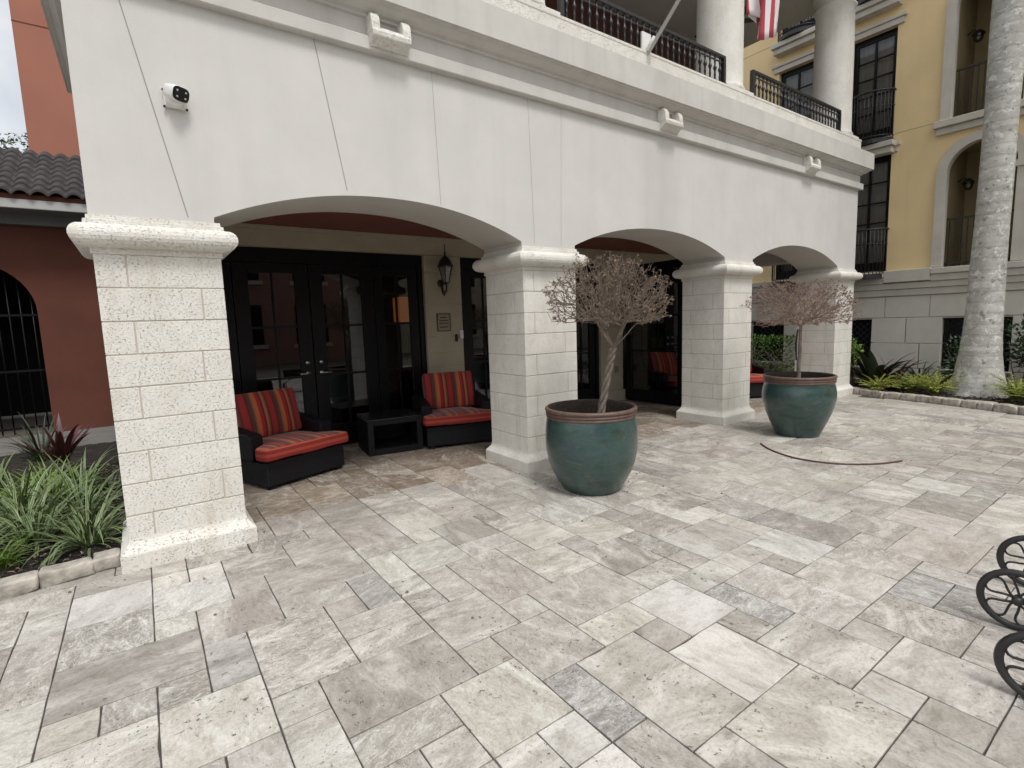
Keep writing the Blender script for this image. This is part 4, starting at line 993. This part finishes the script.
def dry_tree(name,label,x,y,seed,trunkpts,centre,rad_,shape,natt,mtwig,leaves,braid=True,limbs=6,spr_=(.55,1.0)):
    rr=random.Random(seed); root=empty(name,label,'tree',(x,y,0),0,None)
    m=MB(); tp=[Vector(p) for p in trunkpts]
    def along(t):
        f=t*(len(tp)-1); i=min(int(f),len(tp)-2); return tp[i].lerp(tp[i+1],f-i)
    if braid:
        for k in range(3):
            m.tube([along(i/30)+Vector((.021*math.cos(TAU*(i/30*2.2+k/3)),.021*math.sin(TAU*(i/30*2.2+k/3)),0)) for i in range(31)],[.021-.005*i/30 for i in range(31)],8)
    else: m.tube([along(i/14)+Vector((rr.uniform(-.004,.004),rr.uniform(-.004,.004),0)) for i in range(15)],[.026-.008*i/14 for i in range(15)],9)
    m.build('trunk',M['bark'],root)
    # space-filling branching
    top=tp[-1]; nodes_=[top]; par=[-1]; dep=[0]
    att=[]
    while len(att)<natt:
        p=Vector((rr.uniform(-1,1),rr.uniform(-1,1),rr.uniform(-1,1)))
        l=p.length
        if l>1 or not shape(p): continue
        if rr.random()>.25+.75*l: continue
        lump=mnoise.noise(p*2.4+Vector((seed,0,0)))
        if lump<-.16 and l>.55: continue
        att.append(Vector(centre)+Vector((p.x*rad_[0],p.y*rad_[1],p.z*rad_[2]))*(1+.34*lump))
    att.sort(key=lambda a:(a-top).length+rr.uniform(0,.10))
    cell={}
    def key(p): return (int(p.x/.12),int(p.y/.12),int(p.z/.12))
    def addn(p,pi):
        nodes_.append(p); par.append(pi); dep.append(dep[pi]+1); cell.setdefault(key(p),[]).append(len(nodes_)-1); return len(nodes_)-1
    cell.setdefault(key(top),[]).append(0)
    for k in range(limbs):
        az=TAU*k/limbs+rr.uniform(-.35,.35); e=rr.uniform(*spr_); L=rr.uniform(.26,.40); pi=0; d=Vector((math.cos(az)*math.cos(e),math.sin(az)*math.cos(e),math.sin(e)))
        for s in range(1,7):
            p=top+d*L*s/6+Vector((0,0,.05*(s/6)**2))+Vector((rr.uniform(-1,1),rr.uniform(-1,1),rr.uniform(-1,1)))*.006
            pi=addn(p,pi)
    for a in att:
        best=None;bd=9e9
        kx=key(a); R_=1
        while best is None and R_<8:
            for dx in range(-R_,R_+1):
                for dy in range(-R_,R_+1):
                    for dz in range(-R_,R_+1):
                        for i in cell.get((kx[0]+dx,kx[1]+dy,kx[2]+dz),()):
                            q=nodes_[i]; w1=a-q; w2=a-top; d=w1.length*(1+1.9*(1-w1.dot(w2)/(w1.length*w2.length+1e-9)))+.0004*dep[i]+(.16 if dep[i]<5 else 0)
                            if d<bd: bd=d;best=i
            R_+=2
        if best is None: best=0
        q=nodes_[best]; L=(a-q).length; k=max(1,int(L/.05)); pi=best; 
        for s in range(1,k+1):
            p=q.lerp(a,s/k)+Vector((rr.uniform(-1,1),rr.uniform(-1,1),rr.uniform(-1,1)))*.0065
            pi=addn(p,pi)
    cnt=[1]*len(nodes_)
    for i in range(len(nodes_)-1,0,-1): cnt[par[i]]+=cnt[i]
    kids={}
    for i in range(1,len(nodes_)): kids.setdefault(par[i],[]).append(i)
    m=MB()
    def rdi(i): return min(.0155,.00095*cnt[i]**.40+.0007)
    stack=[(0,c) for c in kids.get(0,[])]
    while stack:
        a,b=stack.pop(); chain=[a,b]
        while kids.get(b):
            ks=sorted(kids[b],key=lambda i:-cnt[i]); 
            for o_ in ks[1:]: stack.append((b,o_))
            b=ks[0]; chain.append(b)
        m.tube([nodes_[i] for i in chain],[rdi(chain[1])]+[rdi(i) for i in chain[1:]],4 if cnt[chain[1]]<40 else 6,cap=False)
    tips=[i for i in range(1,len(nodes_)) if i not in kids]
    # side spurs: crooked little twigs
    for i in range(1,len(nodes_)):
        if rr.random()<.40 and cnt[i]<60:
            p=nodes_[i]; d=((p-top).normalized()*1.1+Vector((rr.gauss(0,1),rr.gauss(0,1),rr.gauss(.3,.9)))*.9).normalized(); L=rr.uniform(.02,.06)
            m.tube([p,p+d*L*.5,p+d*L*.8+Vector((rr.uniform(-1,1),rr.uniform(-1,1),rr.uniform(-1,1)))*L*.4],[.0017,.0014,.0009],3,cap=False)
    m.build('branches',mtwig,root,fix=False)
    lm=MB()
    for k in range(leaves[0]):
        i=rr.choice(tips) if rr.random()<.7 else rr.randrange(1,len(nodes_)); p=nodes_[i]
        leaf(lm,p,(rr.uniform(-1,1),rr.uniform(-1,1),rr.uniform(-1,.4)),rr.uniform(.016,.032),rr.uniform(.007,.015),rr.uniform(-1.5,1.5))
    lm.build('dry_leaves',leaves[1],root,fix=False)
    if len(leaves)>2:
        lm=MB()
        for k in range(leaves[2]):
            i=rr.choice(tips); p=nodes_[i]
            if mnoise.noise(p*3+Vector((7,1,0)))<.05: continue
            leaf(lm,p,(rr.uniform(-1,1),rr.uniform(-1,1),rr.uniform(-1,.4)),rr.uniform(.02,.035),rr.uniform(.01,.018),rr.uniform(-1.5,1.5))
        lm.build('straw_leaves',leaves[3],root,fix=False)
    return root
t1=dry_tree('dry_topiary_tree','leafless round headed little tree with braided trunk in the nearer planter',3.385,-.80,3,[(.045,-.045,.52),(.07,-.07,.75),(.10,-.10,.98),(.13,-.13,1.20),(.15,-.15,1.33)],
    (.125,-.125,1.72),(.555,.555,.43),lambda p:p.z>-.42+.12*math.hypot(p.x,p.y),2500,M['twig'],(4200,M['dryleaf'],500,M['dryleaf2']))
t2=dry_tree('dry_topiary_tree','flat headed pinkish dry little tree on a thin straight stem in the farther planter',6.95,-1.0,9,[(0,0,.60),(.0,.01,.9),(.005,0,1.2),(.0,0,1.42)],
    (.0,.0,1.66),(.60,.60,.42),lambda p:p.z>-.5 and p.z<.75,2300,M['twig2'],(3200,M['dryleaf'],150,M['dryleaf2']),braid=False)
m=MB(); m.tube([(-.03,.02,1.38),(-.045,.03,1.2),(-.035,.025,.98)],[.012,.014,.010],6); o=m.build('tree_tie',M['strap'],t2)

# ------------------------------------------------------------------ lounge furniture
def m_border():
    m,nt,b=nodes('cushion border canvas'); tc=nt.nodes.new('ShaderNodeTexCoord'); sx=nt.nodes.new('ShaderNodeSeparateXYZ'); nt.links.new(tc.outputs['Object'],sx.inputs[0])
    ma=N(nt,'ShaderNodeMath',operation='MULTIPLY_ADD'); ma.inputs[1].default_value=1/.15; ma.inputs[2].default_value=.5; nt.links.new(sx.outputs['Z'],ma.inputs[0])
    nt.links.new(ramp(nt,ma.outputs[0],[(0,(.16,.015,.018)),(.14,(.27,.022,.02)),(.40,(.36,.06,.03)),(.58,(.25,.02,.02)),(.82,(.42,.10,.04)),(.92,(.27,.02,.02))],'CONSTANT'),b.inputs['Base Color']); b.inputs['Roughness'].default_value=.85
    return m
M['border']=m_border()
def cushion(name,sx,sy,sz,parent,loc,rot=(0,0,0),mat=None,crown=.035,shape=None,box=False):
    """a stuffed cushion: rounded box with crowned faces"""
    bm=bmesh.new(); bmesh.ops.create_cube(bm,size=1)
    bmesh.ops.subdivide_edges(bm,edges=bm.edges[:],cuts=9,use_grid_fill=True)
    for f in bm.faces:
        if box and abs(f.normal.z)<.5: f.material_index=1
    for v in bm.verts:
        x,y,z=v.co*2
        k=1-.06*(abs(x)**6+abs(y)**6)/2
        r=(abs(x)**10+abs(y)**10+abs(z)**4)
        px,py=x*sx/2,y*sy/2
        pz=z*(sz/2)*(1-(.10 if box else .16)*max(abs(x),abs(y))**10)+ (z)*crown*(1-x*x)*(1-y*y)
        px*=1+.012*(1-abs(z)**2)*abs(x)**4; py*=1+.02*(1-abs(z)**2)*abs(y)**4
        n=mnoise.noise(Vector((px*4,py*4,z+parent.location.x)))*.010
        v.co=Vector((px,py,pz+n))
    if shape: 
        for v in bm.verts: v.co=shape(v.co)
    me=bpy.data.meshes.new(name); bm.to_mesh(me); bm.free(); me.materials.append(mat or M['stripes']); me.materials.append(M['border'])
    for p in me.polygons: p.use_smooth=True
    o=bpy.data.objects.new(name,me); col.objects.link(o); o.parent=parent; o.location=loc; o.rotation_euler=rot
    s=o.modifiers.new('s','SUBSURF'); s.levels=1; s.render_levels=1
    return o
def armchair(x,y,rz,label):
    """local: front towards -y, origin at the middle of the front edge on the floor"""
    r=empty('lounge_chair',label,'armchair',(x,y,0),rz,'dark wicker armchairs with red striped cushions')
    m=MB(); m.box(-.47,.47,.02,.88,.035,.272,0,bev=.012); m.box(-.475,.475,.01,.06,.262,.288,0,bev=.006); m.build('seat_base',M['wicker'],r)
    for s in (-1,1):
        a,b=(s*.345,s*.49) if s>0 else (s*.49,s*.345)
        m=MB(); m.prism([(.24,.274),(.90,.274),(.93,.59),(.88,.61),(.28,.545),(.24,.53)],'x',a,b); m.build('armrest',M['wicker'],r,bevel=.02)
    m=MB(); m.prism([(.74,.272),(.90,.272),(1.0,.80),(.90,.82)],'x',-.342,.342); m.build('backrest',M['wicker'],r,bevel=.02)
    for sx in (-.4,.4):
        for sy in (.07,.80): m=MB(); m.box(sx-.035,sx+.035,sy-.035,sy+.035,0,.034,0,bev=.005); m.build('foot',M['wicker'],r)
    # seat cushion widens in front of the arms (T shape)
    def T(v):
        k=1 if v.y<-.17 else (.685 if v.y>-.10 else 1-(v.y+.17)/.07*.315)
        return Vector((v.x*k,v.y,v.z))
    sc_=cushion('seat_cushion',1.0,.82,.13,r,(0,.355,.355),(-.04,0,0),shape=T,box=True,crown=.03)
    cushion('back_cushion',.70,.50,.15,r,(0,.70,.665),(R(74),0,0),crown=.03)
    m=MB(); 
    for s in ():
        z=.30 if s<0 else .43
        pts=[(-.47,.27,z-.0),(-.475,.0,z-.005),(-.455,-.035,z-.01),(.455,-.035,z-.01),(.475,.0,z-.005),(.47,.27,z)]
        m.tube(pts,.008,6)
    return r
def front_mid(xl,yl,xr,yr): return (xl+xr)/2,(yl+yr)/2,math.atan2(yr-yl,xr-xl)
a=front_mid(.90,1.19,1.78,1.53); armchair(a[0],a[1],a[2],'red striped armchair under the first arch, closest to the first pillar')
a=front_mid(2.90,1.62,3.74,1.40); armchair(a[0],a[1],a[2],'red striped armchair between the side table and the second pillar')
armchair(8.35,1.62,R(-3),'red striped armchair partly hidden behind the open glass door and third pillar')
armchair(9.36,.93,R(-25),'red striped armchair whose seat corner shows just past the third pillar')
tb=empty('side_table','low dark wicker side table with open front between two armchairs','table',(2.51,1.79,0),math.atan2(-.09,.68))
m=MB(); W_=.35
m.box(-W_,-W_+.075,0,.62,.0,.44,0,bev=.006); m.box(W_-.075,W_,0,.62,.0,.44,0,bev=.006); m.box(-W_+.075,W_-.075,0.0,.62,.0,.08,0,bev=.006); m.box(-W_+.075,W_-.075,.0,.62,.375,.44,0,bev=.006); m.box(-W_+.075,W_-.075,.58,.62,.08,.375)
m.build('table_body',M['wicker'],tb)
m=MB(); m.box(-W_-.015,W_+.015,-.015,.635,.442,.454,0,bev=.003); m.build('glass_top',M['blackplastic'],tb)

# ------------------------------------------------------------------ wall fittings
L=empty('wall_lantern','black iron wall lantern with clear glass on the pier between the doors','lantern',(3.70,2.648,0))
m=MB(); m.lathe([(0,0),(.055,0),(.05,.02),(.0,.03)],14); m.v=[(a,-c,b+2.20) for a,b,c in m.v]
m.tube([(0,-.02,2.20),(0,-.06,2.10),(0,-.12,2.05),(0,-.17,2.08),(0,-.18,2.14),(0,-.16,2.17)],[.014]*6,8); m.tube([(0,-.02,2.14),(0,-.05,2.05),(0,-.10,2.02),(0,-.13,2.06)],[.010]*4,6); m.build('bracket',M['iron'],L)
m=MB(); C_=(0,-.17,0); m.lathe([(0,2.17),(.03,2.175),(.045,2.19),(.05,2.20)],6,C_,smooth=False); m.lathe([(.115,2.425),(.12,2.435),(.10,2.455),(.085,2.50),(.055,2.55),(.02,2.575),(.012,2.60),(.02,2.61),(.008,2.635),(.006,2.74),(0,2.75)],12,C_); 
for k in range(6): a=TAU*k/6; m.tube([(.05*math.cos(a),-.17+.05*math.sin(a),2.20),(.11*math.cos(a),-.17+.11*math.sin(a),2.43)],.007,5)
m.build('cage',M['iron'],L)
m=MB(); m.lathe([(.046,2.202),(.104,2.425)],6,C_,smooth=False); m.build('lantern_glass',M['lampglass'],L,fix=False)
m=MB(); m.lathe([(.0,2.21),(.018,2.22),(.018,2.30),(.012,2.34),(0,2.36)],10,C_); m.build('candle_bulb',M['whiteplastic'],L)
q=empty('wall_plaque','small framed bronze plaque with four lines of lettering under the lantern','plaque',(3.72,2.648,1.625))
m=MB(); m.box(-.10,.10,-.008,0,-.12,.12); m.build('plate',M['plaque'],q)
m=MB(); 
for x0,x1,z0,z1 in ((-.112,.112,.12,.132),(-.112,.112,-.132,-.12),(-.112,-.10,-.12,.12),(.10,.112,-.12,.12)): m.box(x0,x1,-.014,0,z0,z1)
m.build('frame',M['plaquedark'],q)
m=MB(); pr=random.Random(2)
for z,wd in ((.075,.058),(.028,.075),(-.012,.078),(-.068,.07)):
    x=-wd
    while x<wd:
        l=pr.uniform(.007,.012); m.box(x,min(x+l,wd),-.0095,-.0078,z-.011,z+.011 if pr.random()<.5 else z+.006); x+=l+.004
m.build('lettering',M['plaquedark'],q)
q=empty('door_intercom','small white intercom box with black button on the pier edge','intercom',(3.95,2.648,1.37))
m=MB(); m.box(.03,.085,-.035,0,.0,.13,0,bev=.006); m.build('housing',M['whiteplastic'],q); m=MB(); m.box(-.05,-.01,-.03,0,-.04,.07,0,bev=.01); m.build('call_button',M['blackplastic'],q)
q=empty('wall_socket','small grey weatherproof socket on the pier behind the nearer planter','socket',(7.42,2.648,.62)); m=MB(); m.box(-.04,.04,-.03,0,-.06,.06,0,bev=.008); m.build('cover',M['greysoff'],q)
q=empty('table_lamp','lamp with orange shade seen through the dark glass beside the pier','lamp',(3.75,4.1,0)); m=MB(); m.lathe([(.12,0),(.12,.02),(.02,.03),(.02,1.70)],16); m.build('lamp_stand',M['doorframe'],q)
m=MB(); m.box(-.15,.15,-.15,.15,1.66,2.08,0,bev=.02); 
lm_,nt_,b_=nodes('lit orange shade'); b_.inputs['Base Color'].default_value=(.5,.2,.06,1); b_.inputs['Emission Color'].default_value=(1,.32,.07,1); b_.inputs['Emission Strength'].default_value=.16
m.build('lamp_shade',lm_,q)
# security camera
q=empty('security_camera','white turret security camera with black face on the facade above the first pillar','security camera',(.345,0,3.165))
m=MB(); m.box(-.078,.078,-.022,-.001,-.075,.07,0,bev=.010); 
for sx in (-1,1):
    for sz in (-1,1): m.lathe([(0,0),(.02,0),(.02,.018),(0,.02)],10); 
base=len(m.v)
m=MB(); m.box(-.075,.075,-.03,-.001,-.078,.062,0,bev=.014); 
m.lathe([(.064,.0),(.066,.03),(.06,.05),(.045,.065),(0,.07)],24); 
k=24*5; m.v[-k:]=[(a,-c-.025,b-.012) for a,b,c in m.v[-k:]]
m.build('mount',M['whiteplastic'],q)
m=MB()
for sx in (-1,1):
    for sz in (-.078,.045):
        vs=MB(); vs.lathe([(0,0),(.009,0),(.009,.012),(0,.013)],10); m.add([(a+sx*.075,-c-.022,b+sz) for a,b,c in vs.v],vs.f,0,True)
m.build('screw',M['blackplastic'],q)
d=(Vector((0,CY,1.6))-Vector((.365,0,3.19))); d=Vector((.62,-1,-.42)).normalized(); mt=Matrix.Translation((.005,-.075,.018))@d.to_track_quat('-Y','Z').to_matrix().to_4x4()
def sup(w_,h_,n=28,e=3.2): 
    return [(math.copysign(abs(math.cos(TAU*i/n))**(2/e),math.cos(TAU*i/n))*w_,math.copysign(abs(math.sin(TAU*i/n))**(2/e),math.sin(TAU*i/n))*h_) for i in range(n)]
m=MB(); rings=[(.045,.035,.06),(.066,.052,.05),(.070,.056,0),(.070,.056,-.055),(.066,.052,-.062)]
vs=[]; 
for a,b,yy in rings: vs+=[mt@Vector((u,yy,v)) for u,v in sup(a,b)]
n=28; fs=[(i*n+j,i*n+(j+1)%n,(i+1)*n+(j+1)%n,(i+1)*n+j) for i in range(4) for j in range(n)]+[tuple(range(n))]
m.add(vs,fs,0,True); m.build('camera_body',M['whiteplastic'],q)
m=MB(); vs=[mt@Vector((u,yy,v)) for yy in (-.058,-.066) for u,v in sup(.061,.047)]; m.add(vs,[(j,(j+1)%n,n+(j+1)%n,n+j) for j in range(n)]+[tuple(range(n,2*n))]); m.build('face_plate',M['blackplastic'],q)
m=MB()
for u,v in ((-.034,.02),(.034,.02),(-.030,-.022),(.034,-.022)):
    t=MB(); t.lathe([(.0,.0),(.0075,0),(.0065,.003),(0,.003)],12); m.add([mt@Vector((u+a,-.066-c,v+b)) for a,b,c in t.v],t.f,0,True)
m.build('infrared_lamp',M['lens'],q)
q.scale=(.86,.86,.86)
# flag pole and flag
q=empty('flag_pole','white flag pole slanting out from the balcony parapet','flag pole',(5.16,0,4.70))
m=MB(); d=Vector((0,-.76,.65)).normalized(); m.tube([Vector((0,-.02,-.02)),d*2.6],[.023,.019],12); m.lathe([(0,0),(.035,.01),(.045,.045),(.03,.08),(0,.09)],14,tuple(d*2.6)); m.build('pole',M['pole'],q)
m=MB(); m.box(-.10,.055,-.015,.012,-.02,.19,0,bev=.004); m.tube([Vector((0,-.015,.0)),d*.16],.034,12); m.build('wall_bracket',M['whiteplastic'],q)
m=MB(); nu,nv=30,26; hoist0,hoist1=1.45,2.45; 
for j in range(nv+1):
    v=j/nv
    for i in range(nu+1):
        u=i/nu; t=hoist0+(hoist1-hoist0)*(u); top=d*t
        # gathered folds as it falls
        gather=1-.72*v**.6; yy=top.y*0+ (d*(hoist0+.36)).y+ (top.y-(d*(hoist0+.36)).y)*gather; zz=top.z*(1-v)+v*(.9*(d*1.9).z+.1*top.z)-v*1.62
        x_=.085*math.sin(u*13+v*2.2)*(.25+v)*1.0+.03*math.sin(u*31+v*5)*v
        zz+= v*(.16*math.sin(u*6+.4))
        m.v.append((5.16+x_,yy+.03*math.cos(u*17+v*3)*v,4.70+zz))
for j in range(nv):
    for i in range(nu):
        a=j*(nu+1)+i; m.f.append((a,a+1,a+nu+2,a+nu+1)); m.m.append(0); m.sm.append(True); m.uv[len(m.f)-1]=[(i/nu,j/nv),((i+1)/nu,j/nv),((i+1)/nu,(j+1)/nv),(i/nu,(j+1)/nv)]
o=build_uv(m,'flag',M['flag']); tag(o,'red and white striped flag hanging in folds from the slanting pole','flag')
s=o.modifiers.new('solid','SOLIDIFY'); s.thickness=.003
# hose
m=MB(); hp=[(6.10,-.97),(5.93,-1.15),(5.80,-1.36),(5.73,-1.58),(5.75,-1.80),(5.83,-1.98),(5.95,-2.11),(6.12,-2.23),(6.28,-2.30),(6.40,-2.34)]
def cr(P0,P1,P2,P3,t): return tuple(.5*((2*b)+(-a+c)*t+(2*a-5*b+4*c-d_)*t*t+(-a+3*b-3*c+d_)*t**3) for a,b,c,d_ in zip(P0,P1,P2,P3))
hp2=[]
for i in range(len(hp)-1):
    A=hp[max(i-1,0)];D_=hp[min(i+2,len(hp)-1)]
    for t in range(6): hp2.append(cr(A,hp[i],hp[i+1],D_,t/6))
hp2.append(hp[-1]); m.tube([(x,y,.010) for x,y in hp2],.0088,8); tag(m.build('garden_hose',M['hose']),'short brown length of hose curving over the pavers by the farther planter','hose')
# iron planter cart, only its wheels in the frame
q=empty('planter_cart','black wrought iron planter cart with three petal spoked wheels at the picture edge','garden cart',(3.40,-4.05,0))
QI=Vector((3.40,-4.05,0))
def wheel(c,r,yaw,pa):
    m=MB(); mt=Matrix.Translation(Vector(c)-QI)@Matrix.Rotation(yaw,4,'Z')   # axle along local x
    t=40; n=8
    vs=[];fs=[]
    for i in range(t):
        a=TAU*i/t
        for j in range(n):
            b=TAU*j/n; rr_=r-.017+.017*math.cos(b); vs.append(mt@Vector((.016*math.sin(b),rr_*math.cos(a),rr_*math.sin(a))))
    for i in range(t):
        for j in range(n): fs.append((i*n+j,i*n+(j+1)%n,((i+1)%t)*n+(j+1)%n,((i+1)%t)*n+j))
    m.add(vs,fs,0,True)
    w_=m.build('wheel',M['iron'],pa)
    m=MB()
    for k in range(5):
        a0=TAU*k/5+.55
        pts=[]
        for i in range(17):
            s=i/16; ph=math.pi*2*s; rad_=.012+(r-.036)*math.sin(ph/2); off=.42*math.sin(ph)
            pts.append(mt@Vector((0,rad_*math.cos(a0+off),rad_*math.sin(a0+off))))
        m.tube(pts,.0058,6,cap=False)
    h=MB(); h.lathe([(0,-.03),(.018,-.03),(.022,-.012),(.022,.012),(.018,.03),(0,.03)],14); m.add([mt@Vector((c_,a,b)) for a,b,c_ in h.v],h.f,0,True)
    m.build('petal_spokes',M['iron'],w_)
wheel((3.39,-3.765,.155),.155,.10,q); wheel((3.97,-3.725,.155),.155,.10,q); wheel((2.80,-3.955,.150),.155,.10,q)
m=MB(); z=.15
m.tube([(2.80-3.40,.095,z),(2.80-3.4+.06,.095,z),(2.80-3.4+.06,.0,z+.12),(-.3,-.25,z+.22)],.012,8); m.tube([(3.39-3.4,.26,z),(.08,.26,z),(.08,.0,z+.14),(.0,-.25,z+.22)],.014,8); m.tube([(3.97-3.4,.325,z),(.57+.06,.32,z),(.57,.1,z+.12),(.3,-.25,z+.22)],.012,8)
m.box(-.45,.45,-.55,-.24,z+.2,z+.225); m.box(-.45,.45,-.55,-.53,z+.226,z+.40); m.box(-.45,.45,-.26,-.24,z+.226,z+.40)
m.build('cart_frame',M['iron'],q)

# ------------------------------------------------------------------ across the court (mirrored in the door glass)
def block(name,label,x0,x1,y0,y1,h,mat,wx,levels):
    r=empty(name,label,'building',((x0+x1)/2,(y0+y1)/2,0)); I=Matrix.Translation((-(x0+x1)/2,-(y0+y1)/2,0))
    m=MB(); m.box(x0,x1,y0,y1,-.05,h); m.box(x0-.2,x1+.2,y0-.2,y1+.2,h,h+.3); o=m.build('wall',mat); o.parent=r; o.matrix_parent_inverse=I
    for z in levels:
        for x in wx:
            m=MB(); m.box(x-.75,x+.75,y1-.01,y1+.06,z,z+1.9); o=m.build('window',M['doorframe']); o.parent=r; o.matrix_parent_inverse=I
            m=MB(); m.box(x-.9,x+.9,y1,y1+.12,z-.2,z-.02); s_=m.build('sill',M['yelltrim'],o)
    return r
block('pink_building','pink stucco building mirrored in the door glass across the court',-7,8.5,-26,-17,6.2,M['pinkwall'],[-5,-2,1,4,7],[.9,3.9])
block('cream_building','cream stucco building mirrored in the door glass beyond the pink one',9.2,24,-30,-19,7,M['creamwall'],[11,14,17,20,23],[.9,3.9])
